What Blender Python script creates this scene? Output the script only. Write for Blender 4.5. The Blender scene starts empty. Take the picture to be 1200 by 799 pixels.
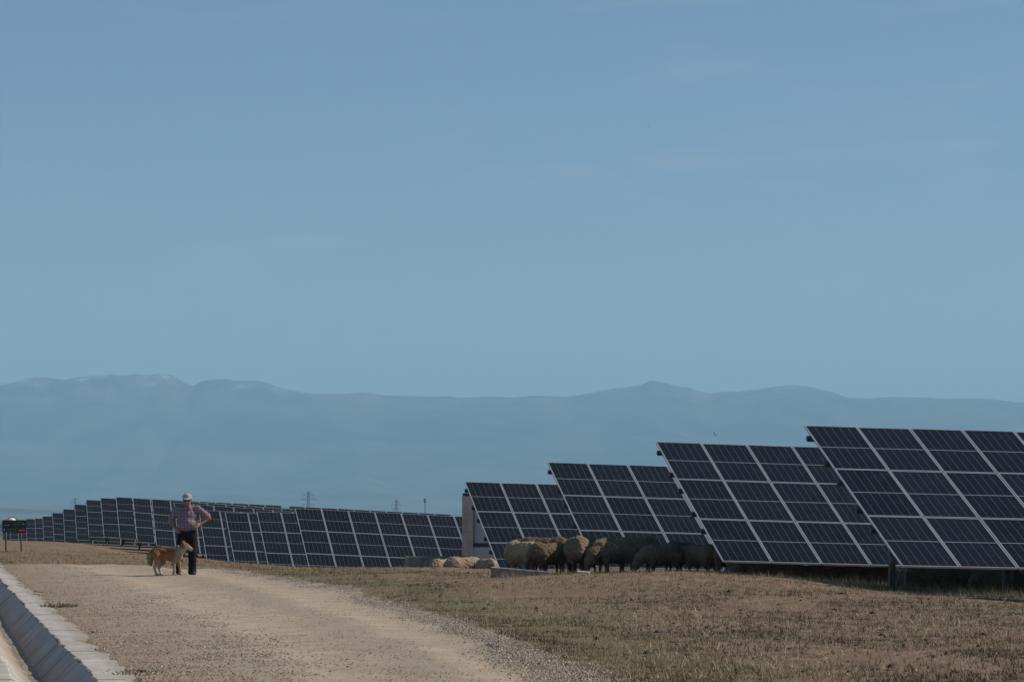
import bpy, bmesh, math, random
import numpy as np
from mathutils import Vector, Matrix, noise as mnoise

R = math.radians
random.seed(7)
rng = np.random.default_rng(11)
scene = bpy.context.scene
COL = scene.collection

# ------------------------------------------------------------------ camera
CAM_H = 1.5          # eye height above the track
F = 3450.0           # focal length in pixels of the 1200 px wide photograph
HOR = 592.0          # row of the horizon
cam = bpy.data.cameras.new('camera')
cam.sensor_width = 36.0
cam.lens = 36.0 * F / 1200.0
cam.shift_y = (HOR - 399.5) / 1200.0
cam.clip_start = 0.5
cam.clip_end = 90000.0
camo = bpy.data.objects.new('camera', cam)
COL.objects.link(camo)
camo.location = (0, 0, CAM_H)
camo.rotation_euler = (R(90), 0, 0)
scene.camera = camo

# ------------------------------------------------------------------ sky, sun, exposure
SUN_EL, SUN_AZ = 40.0, 14.0        # azimuth counted from +X towards +Y
world = bpy.data.worlds.new('World')
scene.world = world
world.use_nodes = True
wn = world.node_tree.nodes
wl = world.node_tree.links
wn.clear()
sky = wn.new('ShaderNodeTexSky')
sky.sky_type = 'NISHITA'
sky.sun_disc = False
sky.sun_elevation = R(SUN_EL)
sky.sun_rotation = R(90 - SUN_AZ)
sky.altitude = 300
sky.air_density = 1.0
sky.dust_density = 0.0
sky.ozone_density = 5.0
bg = wn.new('ShaderNodeBackground')
bg.inputs['Strength'].default_value = 0.08
wo = wn.new('ShaderNodeOutputWorld')
tintn = wn.new('ShaderNodeMix')
tintn.data_type = 'RGBA'
tintn.blend_type = 'MULTIPLY'
tintn.inputs[0].default_value = 1.0
tintn.inputs[7].default_value = (0.955, 0.945, 0.955, 1)      # the cool cast of the photograph's air
wl.new(sky.outputs[0], tintn.inputs[6])
tc = wn.new('ShaderNodeTexCoord')
mp = wn.new('ShaderNodeMapping'); mp.inputs['Scale'].default_value = (5.0, 1.5, 22.0); mp.inputs['Rotation'].default_value = (0, R(-14), 0)
wl.new(tc.outputs['Generated'], mp.inputs[0])
cn = wn.new('ShaderNodeTexNoise'); cn.inputs['Scale'].default_value = 2.2; cn.inputs['Detail'].default_value = 7; cn.inputs['Roughness'].default_value = 0.55; cn.inputs['Distortion'].default_value = 0.6
wl.new(mp.outputs[0], cn.inputs['Vector'])
cr = wn.new('ShaderNodeMapRange'); cr.interpolation_type = 'SMOOTHSTEP'
for i_, v_ in enumerate((0.52, 0.82, 0.0, 0.42)): cr.inputs[i_ + 1].default_value = v_
wl.new(cn.outputs[0], cr.inputs[0])
cmx = wn.new('ShaderNodeMix'); cmx.data_type = 'RGBA'
cmx.inputs[7].default_value = (5.2, 5.9, 6.5, 1)           # thin high cloud
wl.new(cr.outputs[0], cmx.inputs[0]); wl.new(tintn.outputs[2], cmx.inputs[6])
wl.new(cmx.outputs[2], bg.inputs['Color'])
wl.new(bg.outputs[0], wo.inputs['Surface'])

sd = bpy.data.lights.new('sun', 'SUN')
sd.energy = 4.6
sd.angle = R(0.53)
sd.color = (1.0, 0.90, 0.77)
so = bpy.data.objects.new('sun', sd)
COL.objects.link(so)
sv = Vector((math.cos(R(SUN_EL)) * math.cos(R(SUN_AZ)), math.cos(R(SUN_EL)) * math.sin(R(SUN_AZ)), math.sin(R(SUN_EL))))
so.rotation_euler = sv.to_track_quat('Z', 'Y').to_euler()
so.location = (30, 0, 40)

scene.view_settings.view_transform = 'Standard'
scene.view_settings.look = 'None'
scene.view_settings.exposure = 0.0
scene.view_settings.gamma = 1.0
scene.view_settings.use_curve_mapping = False
scene.cycles.use_denoising = True
scene.cycles.max_bounces = 6
scene.cycles.diffuse_bounces = 3
scene.cycles.glossy_bounces = 3
scene.cycles.volume_bounces = 1

# ------------------------------------------------------------------ helpers
def at(px, py, d):
    """photograph pixel + distance -> point"""
    return Vector(((px - 600.0) / F * d, d, CAM_H + (HOR - py) / F * d))

def prop(o, label=None, cat=None, group=None, kind=None):
    if label: o['label'] = label
    if cat: o['category'] = cat
    if group: o['group'] = group
    if kind: o['kind'] = kind
    return o

def empty(name, loc=(0, 0, 0), rot=(0, 0, 0), label=None, cat=None, group=None):
    o = bpy.data.objects.new(name, None)
    COL.objects.link(o)
    o.location = loc
    o.rotation_euler = rot
    o.empty_display_size = 0.2
    return prop(o, label, cat, group)

def link_mesh(name, me, mat=None, parent=None, loc=None, rot=None):
    o = bpy.data.objects.new(name, me)
    COL.objects.link(o)
    if mat is not None:
        for m in (mat if isinstance(mat, (list, tuple)) else [mat]):
            if m.name not in [x.name for x in me.materials if x]:
                me.materials.append(m)
    if parent: o.parent = parent
    if loc is not None: o.location = loc
    if rot is not None: o.rotation_euler = rot
    return o

def np_mesh(name, V, Fc, smooth=False, attrs=None, uv=None):
    """mesh from numpy arrays; Fc is (n,3) or (n,4)"""
    V = np.asarray(V, dtype=np.float32)
    Fc = np.asarray(Fc, dtype=np.int32)
    me = bpy.data.meshes.new(name)
    k = Fc.shape[1]
    me.vertices.add(len(V))
    me.vertices.foreach_set('co', V.ravel())
    me.loops.add(Fc.size)
    me.loops.foreach_set('vertex_index', Fc.ravel())
    me.polygons.add(len(Fc))
    me.polygons.foreach_set('loop_start', np.arange(0, Fc.size, k, dtype=np.int32))
    me.update(calc_edges=True)
    me.polygons.foreach_set('use_smooth', np.full(len(Fc), smooth, dtype=bool))
    for n, a in (attrs or {}).items():
        a = np.asarray(a, dtype=np.float32)
        if a.ndim == 1:
            at_ = me.attributes.new(n, 'FLOAT', 'POINT')
            at_.data.foreach_set('value', a)
        else:
            at_ = me.attributes.new(n, 'FLOAT_COLOR', 'POINT')
            if a.shape[1] == 3: a = np.hstack([a, np.ones((len(a), 1), np.float32)])
            at_.data.foreach_set('color', a.ravel())
    if uv is not None:
        lay = me.uv_layers.new(name='UVMap')
        lay.data.foreach_set('uv', np.asarray(uv, np.float32)[Fc.ravel()].ravel())
    me.validate()
    return me

class MB:
    """collects boxes, bars and tubes into one mesh"""
    def __init__(s):
        s.bm = bmesh.new()
    def box(s, c, size, rot=None, bevel=0.0):
        r = bmesh.ops.create_cube(s.bm, size=1.0)
        vs = r['verts']
        for v in vs: v.co = Vector((v.co.x * size[0], v.co.y * size[1], v.co.z * size[2]))
        if bevel:
            es = list({e for v in vs for e in v.link_edges})
            rb = bmesh.ops.bevel(s.bm, geom=es, offset=bevel, segments=2, affect='EDGES', profile=0.6)
            vs = list({v for f in rb['faces'] for v in f.verts} | {v for v in vs if v.is_valid})
        for v in vs:
            p = v.co.copy()
            if rot is not None: p = rot @ p
            v.co = p + Vector(c)
        return vs
    def bar(s, a, b, w, h=None, up=Vector((0, 0, 1))):
        a, b = Vector(a), Vector(b)
        d = b - a
        L = d.length
        z = d.normalized()
        x = up.cross(z)
        if x.length < 1e-4: x = Vector((1, 0, 0)).cross(z)
        x.normalize()
        y = z.cross(x)
        rot = Matrix((x, y, z)).transposed()
        return s.box((a + b) / 2, (w, h or w, L), rot)
    def tube(s, pts, rad, n=8, cap=True):
        pts = [Vector(p) for p in pts]
        rads = rad if isinstance(rad, (list, tuple)) else [rad] * len(pts)
        rings = []
        for i, p in enumerate(pts):
            d = (pts[min(i + 1, len(pts) - 1)] - pts[max(i - 1, 0)]).normalized()
            x = Vector((0, 0, 1)).cross(d)
            if x.length < 1e-3: x = Vector((1, 0, 0))
            x.normalize()
            y = d.cross(x)
            rings.append([s.bm.verts.new(p + (x * math.cos(2 * math.pi * k / n) + y * math.sin(2 * math.pi * k / n)) * rads[i]) for k in range(n)])
        for a, b in zip(rings, rings[1:]):
            for k in range(n):
                s.bm.faces.new((a[k], a[(k + 1) % n], b[(k + 1) % n], b[k]))
        if cap:
            s.bm.faces.new(list(reversed(rings[0])))
            s.bm.faces.new(rings[-1])
    def face(s, pts):
        return s.bm.faces.new([s.bm.verts.new(Vector(p)) for p in pts])
    def mesh(s, name, smooth=False):
        me = bpy.data.meshes.new(name)
        bmesh.ops.recalc_face_normals(s.bm, faces=s.bm.faces)
        s.bm.to_mesh(me)
        s.bm.free()
        if smooth:
            me.polygons.foreach_set('use_smooth', np.ones(len(me.polygons), dtype=bool))
        return me
    def build(s, name, mat, parent=None, smooth=False, loc=None, rot=None):
        return link_mesh(name, s.mesh(name, smooth), mat, parent, loc, rot)

# value noise on arrays
def _hash(ix, iy, seed):
    h = (ix.astype(np.int64) * 374761393 + iy.astype(np.int64) * 668265263 + seed * 974711) & 0x7fffffff
    h = ((h ^ (h >> 13)) * 1274126177) & 0x7fffffff
    h = h ^ (h >> 16)
    return (h & 0xffff) / 65535.0
def vnoise(x, y, seed=0):
    x = np.asarray(x, float); y = np.asarray(y, float)
    ix = np.floor(x); iy = np.floor(y)
    fx = x - ix; fy = y - iy
    fx = fx * fx * (3 - 2 * fx); fy = fy * fy * (3 - 2 * fy)
    ix = ix.astype(np.int64); iy = iy.astype(np.int64)
    a = _hash(ix, iy, seed); b = _hash(ix + 1, iy, seed); c = _hash(ix, iy + 1, seed); d = _hash(ix + 1, iy + 1, seed)
    return (a * (1 - fx) + b * fx) * (1 - fy) + (c * (1 - fx) + d * fx) * fy - 0.5
def fbm(x, y, seed=0, oct=4, gain=0.5):
    s = 0; a = 1.0
    for o in range(oct):
        s = s + a * vnoise(np.asarray(x) * 2 ** o + 17.3 * o, np.asarray(y) * 2 ** o - 9.1 * o, seed + o)
        a *= gain
    return s
def sstep(a, b, x):
    t = np.clip((np.asarray(x, float) - a) / (b - a), 0, 1)
    return t * t * (3 - 2 * t)

# ------------------------------------------------------------------ materials
class NT:
    def __init__(s, name):
        s.m = bpy.data.materials.new(name)
        s.m.use_nodes = True
        s.t = s.m.node_tree
        s.t.nodes.clear()
        s.out = s.t.nodes.new('ShaderNodeOutputMaterial')
        s.b = s.t.nodes.new('ShaderNodeBsdfPrincipled')
        s.t.links.new(s.b.outputs[0], s.out.inputs['Surface'])
    def n(s, typ, **kw):
        nd = s.t.nodes.new(typ)
        for k, v in kw.items(): setattr(nd, k, v)
        return nd
    def put(s, sock, v):
        if isinstance(v, bpy.types.NodeSocket): s.t.links.new(v, sock)
        elif isinstance(v, (tuple, list)): sock.default_value = tuple(v) if len(v) == len(sock.default_value) else tuple(v) + (1,)
        else: sock.default_value = v
    def math(s, op, a, b=0.0, c=0.0):
        nd = s.n('ShaderNodeMath', operation=op)
        s.put(nd.inputs[0], a); s.put(nd.inputs[1], b); s.put(nd.inputs[2], c)
        return nd.outputs[0]
    def mix(s, f, a, b, blend='MIX'):
        nd = s.n('ShaderNodeMix', data_type='RGBA', blend_type=blend)
        s.put(nd.inputs[0], f); s.put(nd.inputs[6], a); s.put(nd.inputs[7], b)
        return nd.outputs[2]
    def ramp(s, v, lo, hi, a=0.0, b=1.0):
        nd = s.n('ShaderNodeMapRange', interpolation_type='SMOOTHSTEP')
        s.put(nd.inputs[0], v); s.put(nd.inputs[1], lo); s.put(nd.inputs[2], hi); s.put(nd.inputs[3], a); s.put(nd.inputs[4], b)
        return nd.outputs[0]
    def coord(s, which='Object'):
        return s.n('ShaderNodeTexCoord').outputs[which]
    def noise(s, scale, detail=4, rough=0.55, vec=None, dist=0.0):
        nd = s.n('ShaderNodeTexNoise')
        nd.inputs['Scale'].default_value = scale
        nd.inputs['Detail'].default_value = detail
        nd.inputs['Roughness'].default_value = rough
        nd.inputs['Distortion'].default_value = dist
        s.put(nd.inputs['Vector'], vec if vec is not None else s.coord())
        return nd.outputs[0]
    def voro(s, scale, vec=None, feature='F1', out=0):
        nd = s.n('ShaderNodeTexVoronoi', feature=feature)
        nd.inputs['Scale'].default_value = scale
        s.put(nd.inputs['Vector'], vec if vec is not None else s.coord())
        return nd.outputs[out]
    def scaled(s, sc, vec=None):
        nd = s.n('ShaderNodeMapping')
        s.put(nd.inputs[0], vec if vec is not None else s.coord())
        nd.inputs['Scale'].default_value = sc
        return nd.outputs[0]
    def attr(s, name, out='Color'):
        nd = s.n('ShaderNodeAttribute', attribute_name=name)
        return nd.outputs[out]
    def bump(s, h, strength=0.3, dist=0.01):
        nd = s.n('ShaderNodeBump')
        nd.inputs['Strength'].default_value = strength
        nd.inputs['Distance'].default_value = dist
        s.put(nd.inputs['Height'], h)
        s.t.links.new(nd.outputs[0], s.b.inputs['Normal'])
    def set(s, color=None, rough=None, metal=None, spec=None):
        if color is not None: s.put(s.b.inputs['Base Color'], color)
        if rough is not None: s.put(s.b.inputs['Roughness'], rough)
        if metal is not None: s.put(s.b.inputs['Metallic'], metal)
        if spec is not None: s.put(s.b.inputs['Specular IOR Level'], spec)
        return s.m

def simple(name, color, rough=0.7, metal=0.0, var=0.25, scale=6.0, spec=0.3, bump=0.0):
    t = NT(name)
    n = t.noise(scale, 5)
    c = t.mix(t.ramp(n, 0.3, 0.7), tuple(x * (1 - var) for x in color), tuple(min(1, x * (1 + var)) for x in color))
    if bump: t.bump(n, bump, 0.02)
    return t.set(c, rough, metal, spec)

M = {}
M['alu'] = simple('anodised_aluminium', (0.42, 0.42, 0.43), 0.42, 0.5, 0.10, 3)
M['steel'] = simple('galvanised_steel', (0.10, 0.102, 0.105), 0.6, 0.5, 0.25, 14)
M['rubber'] = simple('dark_clip', (0.02, 0.02, 0.022), 0.7)

def cell_material():
    t = NT('solar_cells')
    uv = t.coord('UV')
    sep = t.n('ShaderNodeSeparateXYZ'); t.put(sep.inputs[0], uv)
    u, v = sep.outputs[0], sep.outputs[1]
    def lines(x, n, w):
        f = t.math('FRACT', t.math('MULTIPLY', x, n))
        d = t.math('MINIMUM', f, t.math('SUBTRACT', 1.0, f))
        return t.math('LESS_THAN', d, w * n / 2)
    cols = lines(u, 6, 0.0052)
    rows = lines(v, 24, 0.0011)
    midd = t.math('LESS_THAN', t.math('ABSOLUTE', t.math('SUBTRACT', v, 0.5)), 0.0050)
    bus = lines(u, 54, 0.0007)
    wob = t.noise(1.2, 3, vec=t.coord('Object'))
    oi = t.n('ShaderNodeObjectInfo').outputs['Random']
    base = t.mix(t.ramp(wob, 0.3, 0.7), (0.0035, 0.0045, 0.0065), (0.006, 0.0075, 0.0105))
    base = t.mix(t.math('MULTIPLY', oi, 0.7), base, (0.009, 0.012, 0.017))
    c = t.mix(t.math('MULTIPLY', bus, 0.18), base, (0.20, 0.20, 0.22))
    c = t.mix(t.math('MULTIPLY', rows, 0.4), c, (0.16, 0.17, 0.19))
    c = t.mix(t.math('MULTIPLY', cols, 0.60), c, (0.24, 0.25, 0.28))
    c = t.mix(t.math('MULTIPLY', midd, 0.85), c, (0.33, 0.34, 0.37))
    dust = t.ramp(t.noise(2.5, 6), 0.35, 0.8, 0.0, 0.015)
    c = t.mix(dust, c, (0.25, 0.21, 0.17))
    t.b.inputs['IOR'].default_value = 1.14          # anti-reflective glass
    return t.set(c, t.ramp(t.noise(3.0, 4), 0.2, 0.8, 0.08, 0.22), 0.0, 0.5)
M['cells'] = cell_material()

# ------------------------------------------------------------------ the lie of the land
ALPHA = math.atan(0.2016)
ER = np.array([math.cos(ALPHA), math.sin(ALPHA)])
EB = np.array([-math.sin(ALPHA), math.cos(ALPHA)])
TILT = R(23.6)
SL = 3 * 2.12 + 0.02                      # slope length of a table
RISE, RUN = SL * math.sin(TILT), SL * math.cos(TILT)

# rows of arrays: top left corner in the photograph, distance, fall along the row
ROWS = [
    (943, 498.0, 55.8, .022), (769, 517.0, 65.4, .029), (642, 541.0, 74.8, .030), (545, 564.0, 84.4, .026),
    (346, 595.0, 114.7, .049), (301, 598.8, 125.0, .042), (264, 599.8, 134.8, .040), (233, 597.0, 145.0, .050),
    (204, 588.5, 154.7, .075), (178, 584.2, 165.2, .075), (156, 583.2, 175.2, .066), (136, 582.0, 185.6, .052),
    (118, 583.0, 196.0, .050), (101, 585.2, 206.5, .050), (87.5, 590.6, 216.6, .050), (74, 596.0, 227.0, .050),
    (61.5, 600.5, 237.8, .045), (50, 604.4, 248.0, .04), (41, 607.0, 257.8, .04), (30.5, 607.6, 269.0, .04),
    (21, 609.5, 279.5, .04), (12, 610.5, 290.0, .04), (3, 612.0, 300.5, .04),
]
def row_geo(row):
    px, py, d, m = row
    p = at(px, py, d)                                   # top left corner
    lean = (RISE + 0.47) * m + 0.015               # the table leans with the fall of its row
    bl = Vector((p.x - EB[0] * RUN - ER[0] * lean, p.y - EB[1] * RUN - ER[1] * lean, p.z - RISE))   # bottom left corner
    return p, bl, m

ctrl = []
for r_ in ROWS:
    p, bl, m = row_geo(r_)
    g = bl.z - 0.47
    for u in (0.6, 5.5, 11.5):
        for s in (0.5,):
            q = np.array([bl.x, bl.y]) + ER * u + EB * (RUN * s)
            z = g - m * u
            if bl.y < 62: z += 0.05 * (u < 2)
            ctrl.append((q[0], q[1], z))
for y in (8, 20, 30, 40, 50, 58, 66, 75, 90):           # the track and both sides of the channel stay level
    xl = -3.2 - 0.198 * (y - 25.2)
    ctrl += [(xl - 1.0, y, 0.0), (xl + 2.0, y, 0.0), (xl - 7, y, 0.03)]
ctrl += [(0.5, 25, 0.0), (0, 35, 0.0), (-1.5, 45, 0.0), (-3.5, 55, 0.0), (-5, 63, 0.0), (-7, 67, 0.02), (-9, 73, 0.02), (-11.5, 82, 0.0),
         (5, 25, 0.0), (10, 30, -0.02), (4, 36, 0.02), (9, 38, -0.02), (0, 47, 0.05),
         # the low bank in front of the arrays
         (12, 46, -0.1), (8.0, 47.2, 0.02), (6.2, 49.6, 0.06), (5.0, 50.8, 0.18), (3.75, 52, 0.28), (1.75, 54, 0.26), (0.0, 57, 0.12),
         (-2, 62, 0.07), (-3.0, 66.5, 0.06), (-1.2, 67, 0.05), (0, 66, -0.03), (2.5, 63, 0.0), (1, 67.4, 0.06), (3.6, 66.8, 0.05), (-0.8, 68.2, 0.03), (1, 60, 0.05), (4.5, 57, 0.05),
         (-4.5, 69, 0.03),
         # the field on the left
         (-16, 95, 0.0), (-22, 95, 0.02), (-13.5, 95, 0.0), (-11, 90, -0.05), (-20, 115, -0.03), (-26, 130, -0.05), (-18.5, 130, -0.25), (-24, 150, -0.5), (-30, 160, -0.5),
         (-31, 190, -0.85), (-40, 190, -0.9), (-38, 220, -1.1), (-48, 250, -1.6), (-60, 290, -2.2), (-60, 200, -1.0), (-50, 120, 0.0), (-40, 70, 0.1), (-30, 30, 0.1),
         (-8.0, 105, -0.9), (-5, 88, -0.5), (-3.0, 78, -0.52), (0, 78, -0.55), (-6, 80, -0.22), (-1.5, 96, -1.15), (2, 96, -1.3),
         (30, 40, -0.5), (30, 80, -1.2), (30, 120, -2.6), (20, 160, -3.0), (10, 200, -3.0), (-10, 300, -4.0), (40, 250, -4.0), (60, 60, -1.5), (30, 10, 0), (-5, -20, 0), (40, -20, 0), (-40, -20, 0)]
ctrl = np.array(ctrl, float)
_C = 1.5
def _phi(r2): return np.sqrt(r2 + _C * _C)
_A = _phi(((ctrl[:, None, :2] - ctrl[None, :, :2]) ** 2).sum(-1))
_n = len(ctrl)
_P = np.hstack([np.ones((_n, 1)), ctrl[:, :2] * 0.01])
_K = np.block([[_A - 0.02 * np.eye(_n), _P], [_P.T, np.zeros((3, 3))]])
_W = np.linalg.solve(_K, np.concatenate([ctrl[:, 2], np.zeros(3)]))

def gz_base(x, y):
    x = np.atleast_1d(np.asarray(x, float)); y = np.atleast_1d(np.asarray(y, float))
    shp = x.shape
    xf, yf = x.ravel(), y.ravel()
    xc = np.clip(xf, -75, 75); yc = np.clip(yf, -25, 330)
    out = np.empty(len(xf))
    for i in range(0, len(xf), 40000):
        sl = slice(i, i + 40000)
        r2 = (xc[sl, None] - ctrl[None, :, 0]) ** 2 + (yc[sl, None] - ctrl[None, :, 1]) ** 2
        out[sl] = _phi(r2) @ _W[:_n] + _W[_n] + _W[_n + 1] * xc[sl] * 0.01 + _W[_n + 2] * yc[sl] * 0.01
    far = np.hypot(np.maximum(np.abs(xf) - 75, 0), np.maximum(yf - 330, 0) + np.maximum(-25 - yf, 0))
    k = sstep(0, 1400, far)
    out = out * (1 - k) + (-26.0) * k
    return out.reshape(shp)

XL = lambda y: -3.2 - 0.198 * (np.asarray(y, float) - 25.2)           # outer edge of the channel's kerb on the track side
_ry = np.array([0, 5, 25, 37.5, 52.8, 62.4, 65, 70, 75, 80.])
_rx = np.array([3.4, 2.9, .8, -.65, -3.06, -5.06, -5.75, -7.2, -8.4, -9.5])
XR = lambda y: np.interp(y, _ry, _rx)
YEND = lambda s: 75.5 - 2.0 * s - 7.5 * np.clip(s - 0.45, 0, 1) ** 1.5 / 0.41     # far end of the track across its width

def micro(x, y):
    near = 1 - sstep(90, 200, np.abs(y))
    return near * (0.05 * fbm(x * 0.45, y * 0.45, 3, 3) + 0.022 * fbm(x * 2.3, y * 2.3, 5, 3))
def road_mask(x, y):
    """1 well inside the track, 0 outside"""
    l = XL(y) - 0.3; r = XR(y)
    s = np.clip((x - l) / np.maximum(r - l, 0.1), 0, 1)
    e = YEND(s)
    return sstep(0.02, 0.45, x - l) * sstep(0.0, 0.5, r - x) * sstep(0.0, 1.5, e - y)
def gz(x, y):
    """finished height of the ground or track surface"""
    x = np.asarray(x, float); y = np.asarray(y, float)
    rm = road_mask(x, y)
    flatten = sstep(0.0, 1.2, XL(y) + 0.9 - x) * (y < 82)
    return gz_base(x, y) + micro(x, y) * (1 - 0.75 * rm) * (1 - 0.85 * np.clip(flatten, 0, 1))

def gz1(x, y): return float(gz(np.array([x]), np.array([y]))[0])

# ------------------------------------------------------------------ ground sheet
def axis(segs):
    out = []
    for a, b, st in segs:
        n = max(1, int(round((b - a) / st)))
        out += list(np.linspace(a, b, n, endpoint=False))
    out.append(segs[-1][1])
    return np.array(out)
gx = axis([(-24000, -3000, 3000), (-3000, -600, 300), (-600, -120, 60), (-120, -60, 8), (-60, -30, 1.5), (-30, -12, .5), (-12, 13, .13), (13, 30, .7), (30, 80, 3), (80, 200, 20), (200, 800, 100), (800, 3000, 400), (3000, 24000, 3000)])
gy = axis([(-400, -40, 60), (-40, 15, 2.5), (15, 24, .5), (24, 80, .2), (80, 150, .6), (150, 330, 2), (330, 600, 15), (600, 2000, 100), (2000, 6000, 400), (6000, 26000, 2000)])
GX, GY = np.meshgrid(gx, gy)
GZ = gz(GX, GY)
# the ground drops under the track sheet and under the channel
cd = XL(GY) - GX                                   # distance left of the kerb's outer edge
inch = sstep(0.10, 0.22, cd) * (1 - sstep(1.34, 1.46, cd)) * (GY < 84)
GZ = GZ - 0.045 * road_mask(GX, GY) - 0.55 * inch
nx, ny = len(gx), len(gy)
ii = (np.arange(ny - 1)[:, None] * nx + np.arange(nx - 1)[None, :]).ravel()
FC = np.stack([ii, ii + 1, ii + 1 + nx, ii + nx], 1)
green = (np.exp(-((GX - XR(GY) - 0.9) / 0.9) ** 2) * (GY < 80) * (GY > 0)).ravel()
me = np_mesh('ground', np.stack([GX.ravel(), GY.ravel(), GZ.ravel()], 1), FC, True, {'verge': green})

def ground_material():
    t = NT('dry_pasture')
    g = t.coord('Object')
    n1 = t.noise(0.35, 5, 0.6, g); n2 = t.noise(2.6, 6, 0.65, g); n3 = t.noise(22, 4, 0.7, g); n4 = t.noise(90, 2, 0.6, g)
    tan, brown, grn = (0.235, 0.175, 0.115), (0.165, 0.112, 0.076), (0.145, 0.138, 0.070)
    c = t.mix(t.ramp(n2, 0.40, 0.62), brown, tan)
    c = t.mix(t.ramp(t.noise(0.8, 5, 0.6, g, 0.5), 0.50, 0.66, 0, 0.7), c, (0.155, 0.095, 0.062))
    vg = t.math('ADD', t.math('MULTIPLY', t.attr('verge', 'Fac'), 0.75), t.ramp(n1, 0.46, 0.68, 0, 0.65))
    vg = t.math('MULTIPLY', vg, t.ramp(n2, 0.3, 0.6, 0.35, 1))
    c = t.mix(t.math('MINIMUM', vg, 0.9), c, grn)
    c = t.mix(t.ramp(n3, 0.50, 0.70, 0, 0.5), c, (0.07, 0.052, 0.037))
    c = t.mix(t.ramp(n4, 0.50, 0.70, 0, 0.6), c, (0.36, 0.29, 0.20))
    # far plain: fields and scrub
    sep = t.n('ShaderNodeSeparateXYZ'); t.put(sep.inputs[0], g)
    farf = t.ramp(sep.outputs[1], 250, 900)
    fields = t.voro(0.0022, t.scaled((1, 0.45, 1), g), out=1)
    fsep = t.n('ShaderNodeSeparateColor'); t.put(fsep.inputs[0], fields)
    fc = t.mix(t.ramp(fsep.outputs[0], 0.3, 0.7), (0.05, 0.06, 0.032), (0.16, 0.13, 0.075))
    c = t.mix(farf, c, fc)
    h = t.math('ADD', t.math('MULTIPLY', n3, 1.0), t.math('MULTIPLY', n4, 0.5))
    t.bump(h, 0.55, 0.03)
    return t.set(c, 0.95, 0, 0.1)
M['ground'] = ground_material()
prop(link_mesh('ground', me, M['ground']), kind='structure')

# ------------------------------------------------------------------ the dirt track
S_ = np.linspace(0, 1, 64); T_ = np.linspace(0, 1, 420)
SS, TT = np.meshgrid(S_, T_)
YE = YEND(SS)
YY = 1.0 + (YE - 1.0) * TT
XX = XL(YY) - 0.12 + (XR(YY) + 0.25 - XL(YY) + 0.12) * SS
XX = XX + (SS > 0.9) * 0.25 * fbm(YY * 0.9, SS * 0 + 3, 9, 3)
edge = np.minimum(np.minimum(SS / 0.03, (1 - SS) / 0.06), (1 - TT) / 0.012)
ruts = -0.022 * np.exp(-((SS - 0.46) / 0.07) ** 2) - 0.022 * np.exp(-((SS - 0.80) / 0.07) ** 2)
ZZ = gz(XX, YY) + ruts + 0.012 * fbm(XX * 3, YY * 3, 21, 3) - 0.05 * (1 - np.clip(edge, 0, 1)) + 0.006
nx, ny = len(S_), len(T_)
ii = (np.arange(ny - 1)[:, None] * nx + np.arange(nx - 1)[None, :]).ravel()
me = np_mesh('road', np.stack([XX.ravel(), YY.ravel(), ZZ.ravel()], 1), np.stack([ii, ii + 1, ii + 1 + nx, ii + nx], 1), True,
             {'across': SS.ravel()})
def road_material():
    t = NT('dirt_track')
    g = t.coord('Object')
    a = t.attr('across', 'Fac')
    w = t.math('ADD', a, t.math('MULTIPLY', t.math('SUBTRACT', t.noise(0.6, 4, 0.6, g), 0.5), 0.22))
    n2 = t.noise(1.7, 6, 0.65, g); n3 = t.noise(16, 5, 0.7, g); n4 = t.noise(70, 3, 0.65, g)
    dust = t.mix(t.ramp(n2, 0.3, 0.7), (0.355, 0.290, 0.212), (0.46, 0.384, 0.290))
    grit = t.mix(t.ramp(n3, 0.35, 0.65), (0.26, 0.220, 0.168), (0.37, 0.316, 0.248))
    def band(c, wd):
        d = t.math('ABSOLUTE', t.math('SUBTRACT', w, c))
        return t.ramp(d, wd * 0.45, wd, 1, 0)
    track = t.math('MAXIMUM', band(0.46, 0.15), band(0.80, 0.13))
    c = t.mix(t.math('MULTIPLY', t.math('SUBTRACT', 1.0, track), t.ramp(n2, 0.3, 0.62, 0.35, 1)), dust, grit)
    earth = t.math('MULTIPLY', t.ramp(w, 0.30, 0.05, 0, 1), t.ramp(n2, 0.35, 0.6, 0.2, 0.9))
    c = t.mix(earth, c, (0.255, 0.19, 0.132))
    c = t.mix(t.math('MULTIPLY', t.ramp(w, 0.88, 0.97), 0.6), c, (0.25, 0.225, 0.195))
    c = t.mix(t.ramp(n4, 0.52, 0.72, 0, 0.5), c, (0.13, 0.11, 0.09))
    c = t.mix(t.ramp(n3, 0.60, 0.8, 0, 0.25), c, (0.42, 0.36, 0.30))
    t.bump(t.math('ADD', t.math('MULTIPLY', n3, 1.2), t.math('MULTIPLY', n4, 0.6)), 0.5, 0.02)
    return t.set(c, 0.95, 0, 0.1)
M['road'] = road_material()
prop(link_mesh('road', me, M['road']), kind='structure')

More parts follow.
